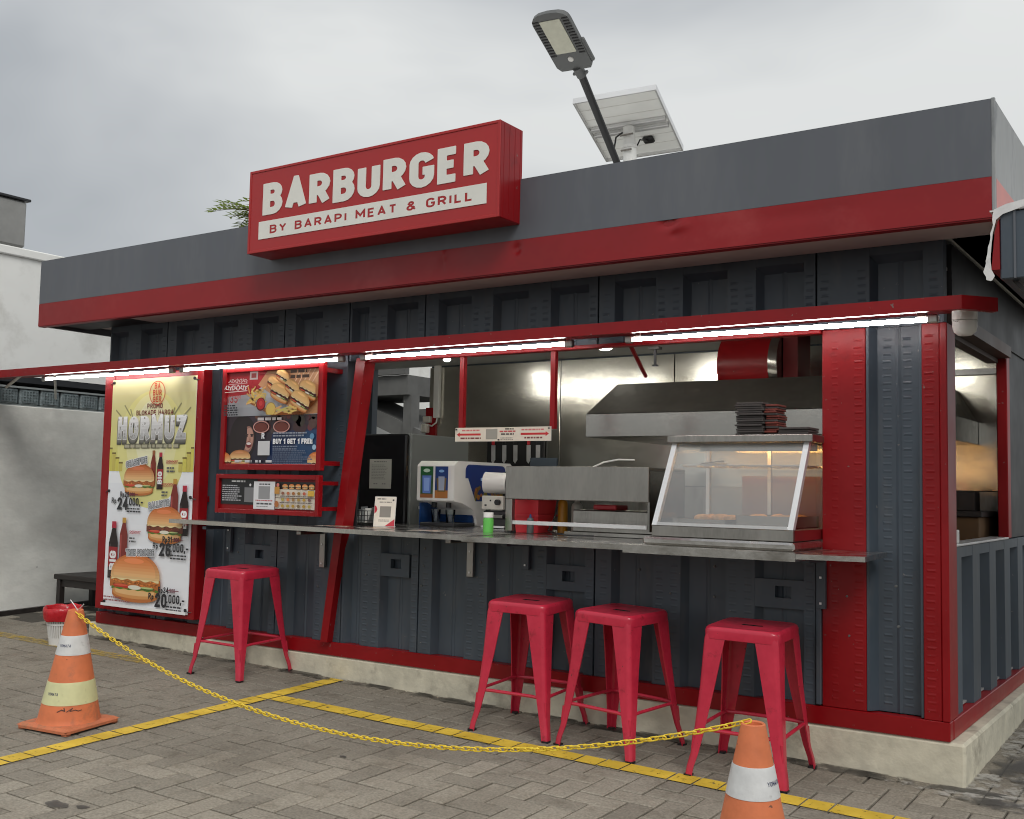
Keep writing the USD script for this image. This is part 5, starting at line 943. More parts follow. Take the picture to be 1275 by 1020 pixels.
part(fw, 'front_glass', pane([(wx0 + 0.027, wy0 + 0.012, zb + 0.012), (wx1 - 0.027, wy0 + 0.012, zb + 0.012), (wx1 - 0.027, wt + 0.010, wz1 - 0.036), (wx0 + 0.027, wt + 0.010, wz1 - 0.036)]), 'glass_hazy')
for xg in (wx0 + 0.004, wx1 - 0.004): part(fw, 'side_glass', pane([(xg, wy0 + 0.03, zb), (xg, wy1 - 0.03, zb), (xg, wy1 - 0.03, wz1 - 0.036), (xg, wt + 0.03, wz1 - 0.036)]), 'glass')
for xa in (wx0, wx1 - 0.02): part(fw, 'rear_post', bx(xa, wy1 - 0.025, zb, xa + 0.02, wy1, wz1 - 0.035), 'alu')
part(fw, 'rear_door', bx(wx0 + 0.022, wy1 - 0.012, zb, -0.93, wy1 - 0.006, wz1 - 0.037), 'glass_hazy'); part(fw, 'rear_door', bx(-0.905, wy1 - 0.012, zb, wx1 - 0.022, wy1 - 0.006, wz1 - 0.037), 'glass_hazy'); part(fw, 'rear_mullion', bx(-0.927, wy1 - 0.016, zb, -0.908, wy1 - 0.002, wz1 - 0.037), 'alu')
part(fw, 'wire_shelf', [tube([(wx0 + 0.03, yy, 1.40), (wx1 - 0.03, yy, 1.40)], 0.0035, 6) for yy in np.linspace(-0.12, 0.24, 9)] + [tube([(xx, -0.12, 1.396), (xx, 0.24, 1.396)], 0.003, 6) for xx in np.linspace(wx0 + 0.04, wx1 - 0.04, 9)], 'alu')
part(fw, 'heat_lamp', [cyl((wx0 + 0.10, 0.10, 1.492), (wx1 - 0.06, 0.10, 1.492), 0.008, 10)], 'warm_glow'); part(fw, 'lamp_cover', [bx(wx0 + 0.06, 0.045, 1.476, wx1 - 0.03, 0.050, 1.510), bx(wx0 + 0.06, 0.051, 1.503, wx1 - 0.03, 0.15, 1.510)], 'steel'); part(fw, 'rear_board', bx(wx0 + 0.18, wy1 + 0.03, zb - 0.02, wx1 - 0.10, wy1 + 0.05, zb + 0.25), 'red_plastic')
tr_ = []
for k, (x, w_) in enumerate(((-1.09, 0.28), (-0.76, 0.28))):
    ft = thing('food_tray', ('shallow steel tray of fried chicken at the left inside the food warmer', 'deeper steel tray of fried pieces at the right inside the food warmer')[k], 'tray', (x, -0.05, zb)); h_ = (0.03, 0.055)[k]
    part(ft, 'tray', [bx(x - w_ / 2, -0.22, zb, x + w_ / 2, 0.14, zb + 0.004), bx(x - w_ / 2, -0.22, zb, x - w_ / 2 + 0.004, 0.14, zb + h_), bx(x + w_ / 2 - 0.004, -0.22, zb, x + w_ / 2, 0.14, zb + h_), bx(x - w_ / 2, -0.22, zb, x + w_ / 2, -0.216, zb + h_), bx(x - w_ / 2, 0.136, zb, x + w_ / 2, 0.14, zb + h_)], 'steel')
    for q in range(9):
        ic = trimesh.creation.icosphere(2, 1.0); ic.vertices *= 1 + 0.25 * (meshkit.fbm(ic.vertices * 1.6 + q * 9, 3, q) - 0.5)[:, None]; ic.vertices *= (rng.uniform(0.03, 0.045), rng.uniform(0.025, 0.035), 0.020); ic.apply_translation((x + rng.uniform(-0.1, 0.1), rng.uniform(-0.17, 0.09), zb + 0.022 + h_ * 0.35)); part(ft, 'fried_piece', ic, 'food', smooth=True)
solo('tongs', [tube([(-1.17, -0.02, 1.408), (-1.06, 0.02, 1.425)], 0.005, 6), tube([(-1.17, -0.02, 1.408), (-1.06, 0.05, 1.412)], 0.005, 6)], 'alu', 'metal tongs lying on the wire shelf of the food warmer', 'tongs')
# carton stacks on the warmer
def cartons(name, label, x0, x1, y0, y1, z, n, th, mat2=None, seed=0):
    r = random.Random(seed); t = thing(name, label, 'cartons', ((x0 + x1) / 2, (y0 + y1) / 2, z))
    for k in range(n):
        a, b = r.uniform(-0.006, 0.006), r.uniform(-0.006, 0.006); part(t, 'carton', bx(x0 + a, y0 + b, z + k * th + 0.0008, x1 + a, y1 + b, z + (k + 1) * th - 0.001, 0.0015), mat2 if (mat2 and k % 3) else 'carton_dark')
cartons('carton_stack', 'tall neat stack of flat dark cartons on top of the food warmer', -0.925, -0.790, -0.16, -0.02, wz1, 15, 0.0105, seed=1); cartons('carton_stack', 'narrow stack of red edged cartons touching the tall dark stack', -0.786, -0.725, -0.14, -0.02, wz1, 14, 0.0105, 'carton_red', 2); cartons('carton_stack', 'low pile of dark cartons at the right end of the food warmer top', -0.715, -0.572, -0.15, 0.0, wz1, 3, 0.012, None, 3)
# steel pass shelf
rk = thing('steel_pass', 'stainless pass with a deep front panel on legs left of the food warmer', 'kitchen rack', (-2.0, 0.3, 1.012))
rx0, rx1, ry0, ry1 = -2.440, -1.520, 0.10, 0.55
part(rk, 'front_panel', bx(rx0, ry0, 1.208, rx1, ry0 + 0.012, 1.395, 0.002), 'steel_matte'); part(rk, 'top', bx(rx0, ry0 + 0.013, 1.375, rx1, ry1, 1.392), 'steel_matte'); part(rk, 'end_panel', bx(rx1 - 0.012, ry0 + 0.013, 1.05, rx1, ry1, 1.374), 'steel'); part(rk, 'end_panel', bx(rx0, ry0 + 0.013, 1.21, rx0 + 0.012, ry1, 1.374), 'steel')
for (x, y) in ((rx0 + 0.001, ry0), (rx0 + 0.001, ry1 - 0.04), (rx1 - 0.06, ry1 - 0.04)): part(rk, 'leg', bx(x, y, CT + 0.012, x + 0.045, y + 0.035, 1.207, 0.003), 'steel_matte'); part(rk, 'foot', cyl((x + 0.022, y + 0.018, CT), (x + 0.022, y + 0.018, CT + 0.012), 0.014, 10), 'black')
part(rk, 'lower_rail', bx(rx0 + 0.047, ry0 + 0.005, 1.062, rx1 - 0.013, ry0 + 0.03, 1.084, 0.002), 'alu')
part(rk, 'inner_bin', [bx(-2.06, 0.22, 1.03, -1.55, 0.52, 1.155, 0.006), bx(-2.10, 0.20, 1.012, -1.54, 0.54, 1.03)], 'steel_matte')
solo('folded_cloth', bx(-1.95, 0.26, 1.1565, -1.80, 0.40, 1.185, 0.006), 'red_plastic', 'red item on the steel bin under the pass', 'cloth')
solo('white_cable', tube([(-1.98, 0.30, 1.395), (-1.90, 0.29, 1.425), (-1.80, 0.28, 1.440), (-1.70, 0.28, 1.438)], 0.005, 6), 'white_plastic', 'white cable arching over the top of the steel pass', 'cable', smooth=60)
solo('black_cable', tube([(-2.30, 0.45, 1.16), (-2.27, 0.36, 1.09), (-2.22, 0.22, 1.03), (-2.10, 0.12, 1.018), (-1.98, 0.05, 1.017), (-1.85, 0.10, 1.017)], 0.005, 6), 'black', 'black cable lying on the counter under the steel pass', 'cable', smooth=60)
# drinks dispenser
dd = thing('drink_dispenser', 'cream soft drink dispenser with two lit drink panels and a blue side panel', 'drink dispenser', (-3.27, 0.7, 1.012))
qx0, qx1, qy0, qy1 = -3.42, -3.115, 0.50, 1.17; z0 = 1.012
upper = rrect(qx1 - qx0, 0.24, 0.03, (qx0 + qx1) / 2, z0 + 0.30)
sidep = Polygon([(qy0, z0 + 0.165), (qy0 + 0.10, z0 + 0.150), (qy0 + 0.21, z0 + 0.11), (qy0 + 0.25, z0 + 0.05), (qy0 + 0.26, z0), (qy1, z0), (qy1, z0 + 0.40), (qy1 - 0.03, z0 + 0.425), (qy0 + 0.04, z0 + 0.425), (qy0, z0 + 0.395)]).buffer(-0.012).buffer(0.012)
part(dd, 'housing', prism(sidep, qx1 - qx0, 'x', qx0), 'white_plastic', smooth=20); part(dd, 'drip_tray', bx(qx0 + 0.01, qy0 + 0.02, z0, qx1 - 0.012, qy0 + 0.255, z0 + 0.022, 0.004), 'dark_metal'); part(dd, 'splash_panel', bx(qx0 + 0.012, qy0 + 0.235, z0 + 0.023, qx1 - 0.02, qy0 + 0.252, z0 + 0.13), 'blue_panel')
part(dd, 'side_skirt', [bx(qx0, qy0 + 0.03, z0, qx0 + 0.01, qy0 + 0.255, z0 + 0.15)], 'blue_panel')
D1 = Art(0.105, 0.205); D1.rect(0, 0, 0.105, 0.205, srgb(60, 90, 60)); D1.rect(0, 0.15, 0.105, 0.205, srgb(34, 92, 50)); D1.add([(0.02, 0.03), (0.085, 0.03), (0.09, 0.145), (0.015, 0.145)], srgb(96, 126, 200)); D1.add([(0.032, 0.045), (0.073, 0.045), (0.076, 0.13), (0.028, 0.13)], srgb(140, 170, 226)); D1.rect(0, 0, 0.105, 0.025, srgb(150, 96, 60)); D1.add(Polygon(E_(0.052, 0.178, 0.028, 0.012, 0, 360, 16)[:-1]), srgb(190, 214, 196))
D2 = Art(0.105, 0.205); D2.rect(0, 0, 0.105, 0.205, srgb(30, 60, 120)); D2.rect(0, 0, 0.105, 0.05, srgb(166, 108, 56)); D2.add([(0.02, 0.04), (0.085, 0.04), (0.092, 0.13), (0.012, 0.13)], srgb(120, 96, 52)); D2.add([(0.03, 0.05), (0.075, 0.05), (0.078, 0.14), (0.027, 0.14)], srgb(150, 160, 180)); D2.add(Polygon(E_(0.052, 0.175, 0.022, 0.009, 0, 360, 16)[:-1]), srgb(130, 170, 214))
D1.build(dd, 'drink_panel', face_front(qx0 + 0.03, qy0 - 0.003, z0 + 0.183), 'green topped drink picture'); D2.build(dd, 'drink_panel', face_front(qx0 + 0.152, qy0 - 0.003, z0 + 0.183), 'blue drink picture')
D3 = Art(0.50, 0.26); shp = rrect(0.46, 0.24, 0.04, 0.25, 0.13).difference(Polygon([(0, 0), (0.14, 0), (0.05, 0.16), (0, 0.16)])); D3.add(shp, srgb(22, 50, 118))
for k in range(30): D3.add(Point(random.uniform(0.12, 0.46), random.uniform(0.02, 0.10)).buffer(random.uniform(0.01, 0.022)).intersection(shp), srgb(random.randint(120, 190), random.randint(96, 130), 48), nl=(k % 5 == 0))
D3.add(Polygon(E_(0.25, 0.19, 0.03, 0.02, 0, 360, 14)[:-1]), srgb(86, 130, 184)); D3.greek(0.19, 0.145, 0.12, 0.02, srgb(150, 180, 214), 1, rag=0.02, seed=3)
D3.build(dd, 'side_picture', np.array([[0, 0, 1, qx1 + 0.001], [1, 0, 0, qy0 + 0.10], [0, 1, 0, z0 + 0.155], [0, 0, 0, 1.0]]))
for k in range(2): part(dd, 'nozzle', cyl((qx0 + 0.085 + 0.12 * k, qy0 + 0.08, z0 + 0.12), (qx0 + 0.085 + 0.12 * k, qy0 + 0.08, z0 + 0.16), 0.018, 12), 'black')
for k in range(2): solo('drink_cup', lathe([(0.0, 0), (0.026, 0), (0.034, 0.085), (0.032, 0.085), (0.025, 0.004)], 16, (qx0 + 0.085 + 0.12 * k, qy0 + 0.10, z0 + 0.0225)), 'glass', ('clear cup under the left tap of the drink dispenser', 'clear cup under the right tap of the drink dispenser')[k], 'cup', smooth=40)
part(dd, 'lock', bx(qx1 + 0.0005, qy0 + 0.36, z0 + 0.075, qx1 + 0.003, qy0 + 0.41, z0 + 0.11), 'lamp_grey')
# fridge with notice
fg = thing('fridge', 'tall fridge with black front and grey side behind the counter', 'fridge', (-4.1, 1.2, 0.3)); part(fg, 'body', bx(-4.22, 0.86, 0.301, -3.775, 1.55, 1.640, 0.008), 'fridge_grey'); part(fg, 'door', bx(-4.22, 0.815, 0.32, -3.785, 0.857, 1.636, 0.010), 'black_gloss'); part(fg, 'handle', bx(-3.774, 0.95, 1.105, -3.762, 1.05, 1.128, 0.004), 'alu')
NT = Art(0.205, 0.210); NT.rect(0, 0, 0.205, 0.21, srgb(172, 172, 166)); NT.greek(0.04, 0.188, 0.12, 0.007, srgb(110, 110, 106), 1, rag=0.02, seed=1); NT.greek(0.02, 0.165, 0.165, 0.005, srgb(132, 132, 128), 10, gap=2.2, seed=2); NT.greek(0.04, 0.03, 0.04, 0.008, srgb(120, 120, 120), 1, seed=3); NT.greek(0.12, 0.03, 0.04, 0.008, srgb(120, 120, 120), 1, seed=4)
nt = thing('paper_notice', 'white sheet of printed text stuck on the black fridge door', 'notice', (-4.0, 0.81, 1.25)); NT.build(nt, 'sheet', face_front(-4.115, 0.8125, 1.247))
# QR stand (blank code), basket of cups
cs = thing('counter_card', 'small white and red payment card stand on the counter', 'card', (-3.43, 0.12, 1.012)); CA = Art(0.135, 0.185)
CA.rect(0, 0, 0.135, 0.185, srgb(226, 218, 204)); CA.rect(0.035, 0.055, 0.108, 0.125, srgb(138, 132, 124)); CA.greek(0.014, 0.168, 0.06, 0.007, srgb(90, 84, 80), 1, seed=1); CA.greek(0.03, 0.148, 0.08, 0.006, srgb(120, 112, 106), 1, rag=0.02, seed=2); CA.add([(0, 0.075), (0.014, 0.09), (0.018, 0.105), (0.012, 0.122), (0, 0.13)], srgb(190, 40, 56)); CA.add([(0.075, 0), (0.135, 0), (0.135, 0.045)], srgb(190, 50, 64)); CA.greek(0.03, 0.036, 0.075, 0.004, srgb(150, 140, 132), 2, seed=3); CA.add(Point(0.12, 0.165).buffer(0.006), srgb(80, 76, 72))
Mc = trimesh.transformations.rotation_matrix(math.radians(24), [0, 0, 1]); Mc[:3, 3] = (-3.470, 0.135, 1.014); tiltm = trimesh.transformations.rotation_matrix(math.radians(-9), [1, 0, 0]); Mcc = Mc @ tiltm @ np.array([[1, 0, 0, 0], [0, 0, -1, 0], [0, 1, 0, 0], [0, 0, 0, 1.0]])
CA.build(cs, 'card', Mcc)
for bxq in (bx(-0.002, -0.002, -0.010, 0.137, 0.187, -0.0005), bx(0, 0, -0.05, 0.135, 0.004, -0.011)): bxq.apply_transform(Mcc); part(cs, 'stand', bxq, 'white_plastic')
bk = thing('wire_basket', 'black wire basket of packets beside the payment card', 'basket', (-3.60, 0.20, 1.012)); bc = (-3.60, 0.20)
part(bk, 'wire', [tube([(bc[0] - 0.065, bc[1] - 0.05, z), (bc[0] + 0.065, bc[1] - 0.05, z), (bc[0] + 0.065, bc[1] + 0.05, z), (bc[0] - 0.065, bc[1] + 0.05, z)], 0.0025, 6, closed=True) for z in (1.016, 1.045, 1.075, 1.105)] + [cyl((bc[0] + dx, bc[1] + dy, 1.014), (bc[0] + dx, bc[1] + dy, 1.105), 0.0022, 6) for dx in np.linspace(-0.065, 0.065, 6) for dy in (-0.05, 0.05)], 'black')
for k in range(6): m = bx(-0.022, -0.003, 0, 0.022, 0.003, 0.085 + 0.008 * (k % 3)); m.apply_transform(trimesh.transformations.euler_matrix(0.12 * (k - 2.5), 0.15 * (k % 2 - 0.5), 0.3 * k)); m.apply_translation((bc[0] - 0.04 + 0.016 * k, bc[1] + 0.01 * (k % 3 - 1), 1.03)); part(bk, 'packet', m, ('blue_panel', 'paper', 'lamp_grey')[k % 3] if k % 3 else 'fridge_grey')
for k, (x, y, r, col) in enumerate(((-3.66, -0.20, 0.2, 'r'), (-3.30, -0.22, -0.1, 'w'), (-2.93, -0.20, 0.08, 'w'))):
    LF = Art(0.21, 0.15); LF.rect(0, 0, 0.21, 0.15, srgb(206, 196, 184)); LF.rect(0, 0.09, 0.21, 0.15, srgb(150, 40, 44) if col == 'r' else srgb(96, 92, 86)); LF.greek(0.02, 0.07, 0.16, 0.008, srgb(120, 110, 100), 4, seed=k)
    for q in range(4): LF.add(Point(0.03 + 0.05 * q, 0.115).buffer(0.016), srgb(190, 130, 70), nl=(q == 0))
    Ml = trimesh.transformations.rotation_matrix(r, [0, 0, 1]); Ml[:3, 3] = (x, y, CT + 0.0016); g = LF.build(None, 'leaflet', Ml); tag(stage.GetPrimAtPath(g[1]), ('red topped menu leaflet lying on the counter by the slanted post', 'grey topped menu leaflet lying in front of the payment card', 'grey topped menu leaflet lying in front of the drink dispenser')[k], 'leaflet')
# cup sealer
cu = thing('cup_sealer', 'cup sealing machine with a white film roll and a beige knob panel', 'machine', (-2.85, 0.6, 1.012)); zx = CT
part(cu, 'frame', [bx(-2.95, 0.60, zx, -2.72, 0.90, zx + 0.06, 0.004), bx(-2.93, 0.78, zx + 0.06, -2.74, 0.90, zx + 0.36, 0.004), bx(-2.95, 0.60, zx + 0.085, -2.72, 0.78, zx + 0.11, 0.004)], 'black'); part(cu, 'control_panel', bx(-2.955, 0.585, zx + 0.118, -2.79, 0.61, zx + 0.205, 0.004), 'cream_plastic')
part(cu, 'knob', cyl((-2.822, 0.584, zx + 0.165), (-2.822, 0.560, zx + 0.165), 0.018, 16), 'black'); part(cu, 'button', [bx(-2.93, 0.582, zx + 0.14, -2.915, 0.586, zx + 0.15), bx(-2.89, 0.582, zx + 0.17, -2.88, 0.586, zx + 0.18)], 'dark_metal')
part(cu, 'film_roll', cyl((-2.98, 0.66, zx + 0.29), (-2.83, 0.70, zx + 0.285), 0.068, 30), 'white_plastic', smooth=40); part(cu, 'roll_flange', [cyl((-2.829, 0.70, zx + 0.285), (-2.775, 0.715, zx + 0.283), 0.058, 24), cyl((-2.78, 0.71, zx + 0.31), (-2.735, 0.72, zx + 0.30), 0.045, 20)], 'black', smooth=40); part(cu, 'tray', bx(-2.94, 0.56, zx + 0.004, -2.76, 0.60, zx + 0.016), 'alu')
solo('dark_screen', [bx(-2.83, 0.95, zx + 0.30, -2.62, 0.97, zx + 0.46, 0.004), bx(-2.74, 0.96, zx, -2.71, 0.98, zx + 0.30)], 'navy', 'dark blue screen behind the cup sealer', 'screen')
t = thing('green_bottle', 'small bright green bottle with a white lid by the steel pass', 'bottle', (-2.50, 0.02, CT)); part(t, 'body', lathe([(0.0, 0.0), (0.028, 0.0), (0.030, 0.01), (0.030, 0.075), (0.026, 0.085), (0, 0.085)], 20, (-2.50, 0.02, CT)), 'green_liquid', smooth=40); part(t, 'lid', cyl((-2.50, 0.02, CT + 0.086), (-2.50, 0.02, CT + 0.115), 0.029, 20), 'white_plastic', smooth=40)
t = thing('red_tub', 'bright red plastic tub behind the legs of the steel pass', 'tub', (-2.36, 0.32, CT)); part(t, 'body', hull([(x, y, CT) for x in (-2.455, -2.305) for y in (0.24, 0.40)] + [(x, y, CT + 0.19) for x in (-2.470, -2.290) for y in (0.22, 0.42)]), 'red_plastic'); part(t, 'rim', bx(-2.476, 0.214, CT + 0.095, -2.284, 0.426, CT + 0.105), 'red_plastic')
def sauce(name, label, x, y, h, r, mat, cap):
    t = thing(name, label, 'bottle', (x, y, CT)); part(t, 'body', lathe([(0, 0), (r, 0), (r, h * 0.7), (r * 0.8, h * 0.78), (r * 0.4, h * 0.82), (0, h * 0.82)], 18, (x, y, CT)), mat, smooth=40); part(t, 'nozzle', lathe([(r * 0.42, h * 0.82), (r * 0.36, h * 0.9), (0.003, h), (0, h)], 12, (x, y, CT)), cap, smooth=40)
sauce('sauce_bottle', 'mustard yellow sauce bottle under the steel pass', -2.245, 0.42, 0.24, 0.030, 'mustard', 'mustard'); sauce('sauce_bottle', 'cream sauce bottle under the steel pass', -2.16, 0.44, 0.22, 0.034, 'cream_plastic', 'cream_plastic'); sauce('sauce_bottle', 'blue capped clear bottle in front of the red tub', -2.31, 0.17, 0.11, 0.02, 'lamp_grey', 'blue_panel')
# knife rack
kr = thing('knife_rack', 'black knife board on the steel rear wall under the arrow board', 'knife rack', (-3.84, 2.28, 1.45)); part(kr, 'board', bx(-4.12, 2.27, 1.44, -3.56, 2.295, 1.66, 0.004), 'black')
for k, (x, c) in enumerate(((-4.05, 'red_plastic'), (-3.94, 'black'), (-3.83, 'black'), (-3.70, 'red_plastic'), (-3.61, 'dark_metal'))):
    t = thing('kitchen_knife', 'hanging kitchen knife, number %s from the left on the black board' % ('one', 'two', 'three', 'four', 'five')[k], 'knife', (x, 2.262, 1.5), 0, 'knives on the black board'); part(t, 'blade', prism([(x - 0.02, 1.62), (x + 0.02, 1.62), (x + 0.022, 1.50), (x + 0.0, 1.47), (x - 0.018, 1.49)], 0.003, 'y', 2.263), 'alu'); part(t, 'handle', bx(x - 0.014, 2.258, 1.621, x + 0.014, 2.268, 1.70, 0.003), c)
# conduit and socket
t = thing('conduit', 'white vertical cable conduit on the rear wall', 'pipe', (-4.665, 2.27, 1.85)); part(t, 'pipe', [bx(-4.695, 2.262, 1.86, -4.635, 2.296, 2.314, 0.004)], 'white_plastic'); part(t, 'cable', tube([(-4.66, 2.28, 1.86), (-4.66, 2.27, 1.82), (-4.70, 2.26, 1.79), (-4.75, 2.26, 1.80)], 0.007, 8), 'white_plastic')
t = thing('socket_box', 'cream socket box with a plug beside the conduit', 'socket', (-4.76, 2.26, 1.83)); part(t, 'box', bx(-4.80, 2.25, 1.82, -4.72, 2.298, 1.875, 0.006), 'cream_plastic'); part(t, 'backplate', bx(-4.79, 2.286, 1.66, -4.68, 2.2985, 1.95), 'red_paint'); part(t, 'plug', bx(-4.80, 2.23, 1.73, -4.74, 2.285, 1.81, 0.008), 'cream_plastic')
# things behind the side window
solo('white_carton', bx(-0.12, 0.20, 1.054, -0.02, 0.36, 1.115, 0.003), 'white_plastic', 'white box on the sill of the side window', 'box'); solo('white_carton', hull([(-0.20, 0.18, 1.118), (-0.06, 0.18, 1.118), (-0.20, 0.32, 1.118), (-0.06, 0.32, 1.118), (-0.18, 0.2, 1.19), (-0.10, 0.2, 1.19), (-0.18, 0.3, 1.17), (-0.10, 0.3, 1.17)]), 'white_plastic', 'wedge shaped white packet on top of the sill box', 'packet')
cab = thing('prep_table', 'brown prep cabinet inside the side window', 'cabinet', (-0.35, 1.6, 0.3)); part(cab, 'body', bx(-0.75, 1.35, 0.301, -0.12, 2.05, 1.16, 0.004), 'carton_kraft'); part(cab, 'top', bx(-0.78, 1.32, 1.161, -0.10, 2.08, 1.19, 0.004), 'wood_dark'); 
for k, (x, y, w_, h_, mt, lb_) in enumerate(((-0.42, 1.5, 0.16, 0.16, 'carton_kraft', 'brown carton at the left on the prep cabinet'), (-0.24, 1.62, 0.12, 0.11, 'wood_dark', 'dark box at the right on the prep cabinet'))): solo('kraft_carton', bx(x - w_ / 2, y - 0.06, 1.191, x + w_ / 2, y + 0.08, 1.191 + h_, 0.004), mt, lb_, 'box')

# ================================================================== STREET LAMP
def frame(o, u, v):
    u = np.array(u, float); v = np.array(v, float); u /= np.linalg.norm(u); v -= u * (u @ v); v /= np.linalg.norm(v); M = np.eye(4); M[:3, 0], M[:3, 1], M[:3, 2], M[:3, 3] = u, v, np.cross(u, v), o; return M
sl = thing('solar_street_lamp', 'solar street lamp with dark grey head on a black arm above the roof', 'street lamp', (-2.77, 2.2, 2.48))
ML = frame((-2.540, 0.795, 4.188), (0.998, 0.010, -0.060), (-0.025, 0.884, -0.467))      # u across, v from the free end to the arm, n up
def loc(m, M): m = as_mesh(m).copy(); m.apply_transform(M); return m
hw_, hl_ = 0.128, 0.225
outl = Polygon([(-hw_ + 0.02, hl_), (-hw_, hl_ - 0.03), (-hw_ - 0.004, -hl_ + 0.06), (-hw_ + 0.002, -hl_ + 0.035), (-hw_ + 0.022, -hl_ + 0.012), (-hw_ + 0.06, -hl_ - 0.004), (0, -hl_ - 0.010), (hw_ - 0.06, -hl_ - 0.004), (hw_ - 0.022, -hl_ + 0.012), (hw_ - 0.002, -hl_ + 0.035), (hw_ + 0.004, -hl_ + 0.06), (hw_, hl_ - 0.03), (hw_ - 0.02, hl_)]).buffer(0.008)
head = part(sl, 'lamp_head', loc([prism(outl, 0.028, 'z', 0.0), prism(outl.buffer(-0.015), 0.02, 'z', 0.028)], ML), 'lamp_grey'); part(head, 'lens', loc(prism(rrect(0.152, 0.270, 0.006, -0.004, -0.052), 0.004, 'z', -0.0045), ML), 'lens')
part(head, 'fin', loc([bx(sx_ * hw_ * 0.99 - 0.022, -0.19 + 0.0235 * k, -0.005, sx_ * hw_ * 0.99 + 0.022, -0.182 + 0.0235 * k, 0.02) for sx_ in (-0.86, 0.86) for k in range(13)], ML), 'black'); part(head, 'sensor', loc(lathe([(0.0, -0.008), (0.018, -0.006), (0.021, 0.0)], 20, (0.0, 0.140, 0)), ML), 'white_plastic', smooth=30)
part(head, 'side_battery', loc(bx(hw_ + 0.004, 0.0, 0.004, hw_ + 0.03, 0.19, 0.03, 0.006), ML), 'lamp_grey'); part(head, 'neck', loc([cyl((0.005, hl_ + 0.0, 0.016), (0.005, hl_ + 0.075, 0.016), 0.036, 16), bx(-0.05, hl_ + 0.045, 0.006, 0.06, hl_ + 0.06, 0.026)], ML), 'lamp_grey', smooth=30)
nk = ML[:3, 3] + ML[:3, 0] * 0.005 + ML[:3, 1] * (hl_ + 0.06) + ML[:3, 2] * 0.016
part(sl, 'arm', tube([nk, nk + (np.array([-2.782, 2.02, 3.735]) - nk) * 0.5, (-2.782, 2.02, 3.735), (-2.77, 2.17, 3.66)], 0.027, 14), 'pole_black', smooth=50); part(sl, 'mast', [cyl((-2.77, 2.2, 2.48), (-2.775, 2.2, 3.93), 0.052, 20)], 'panel_back', smooth=40); part(sl, 'mast_head', [cyl((-2.775, 2.2, 3.92), (-2.79, 2.2, 4.075), 0.046, 20), cyl((-2.775, 2.2, 3.905), (-2.775, 2.2, 3.925), 0.058, 20)], 'white_plastic', smooth=40)
part(sl, 'bolt', [cyl((-2.83, 2.14, 4.0), (-2.72, 2.14, 4.0), 0.008, 8), cyl((-2.82, 2.14, 3.88), (-2.73, 2.14, 3.88), 0.008, 8)], 'steel_matte'); part(sl, 'cable', tube([(-2.86, 2.14, 3.72), (-2.885, 2.13, 3.85), (-2.86, 2.13, 3.99), (-2.82, 2.16, 4.03)], 0.007, 8), 'black')
MP = frame((-2.807, 2.252, 4.110), (0.978, 0.200, 0.045), (-0.18, 0.955, -0.25))
pnl = part(sl, 'solar_panel', loc(bx(-0.322, -0.423, 0.004, 0.322, 0.423, 0.020), MP), 'panel_back', label='pale underside of the solar panel'); pw_, pl_ = 0.324, 0.425
part(pnl, 'frame', loc([bx(-pw_, -pl_, -0.022, -pw_ + 0.012, pl_, 0.024), bx(pw_ - 0.012, -pl_, -0.022, pw_, pl_, 0.024), bx(-pw_ + 0.012, -pl_, -0.022, pw_ - 0.012, -pl_ + 0.012, 0.024), bx(-pw_ + 0.012, pl_ - 0.012, -0.022, pw_ - 0.012, pl_, 0.024)], MP), 'alu'); part(pnl, 'cells', loc(bx(-pw_ + 0.013, -pl_ + 0.013, 0.0205, pw_ - 0.013, pl_ - 0.013, 0.022), MP), 'pv')
part(sl, 'panel_rail', loc([bx(-0.30, -0.055, -0.030, 0.30, -0.020, 0.003, 0.004), bx(-0.30, 0.030, -0.030, 0.30, 0.065, 0.003, 0.004)], MP), 'alu'); part(pnl, 'seam', loc([bx(-0.31, yy, 0.001, 0.31, yy + 0.005, 0.0039) for yy in (-0.28, -0.15, 0.17, 0.29)], MP), 'white_plastic'); part(sl, 'junction_box', loc(bx(0.05, 0.17, -0.03, 0.14, 0.25, 0.0, 0.012), MP), 'black'); part(sl, 'panel_lead', tube([tuple(MP[:3, 3] + MP[:3, 0] * 0.09 + MP[:3, 1] * 0.2 - MP[:3, 2] * 0.03), (-2.74, 2.30, 4.0), (-2.76, 2.25, 3.9)], 0.006, 6), 'black')

# ================================================================== TREE behind the kiosk
tr = thing('tree', 'small tree with feathery leaves showing above the parapet left of the sign', 'tree', (-7.75, 3.1, 0.15)); part(tr, 'trunk', tube([(-7.75, 3.1, 0.1), (-7.7, 3.1, 1.6), (-7.78, 3.1, 3.0), (-7.72, 3.05, 3.9)], [0.07, 0.055, 0.04, 0.02], 10), 'bark', smooth=50)
lv, tw_ = [], []
rl = random.Random(5)
def leaflet(p, d, up, l, w):
    d = np.array(d) / np.linalg.norm(d); s_ = np.cross(d, up); s_ /= np.linalg.norm(s_) + 1e-9; p = np.array(p)
    V = [p, p + d * l * 0.45 + s_ * w, p + d * l - np.array([0, 0, l * 0.18]), p + d * l * 0.45 - s_ * w, p + d * l * 0.5 + np.array(up) * w * 0.15]
    return trimesh.Trimesh(V, [[0, 1, 4], [1, 2, 4], [2, 3, 4], [3, 0, 4]], process=False)
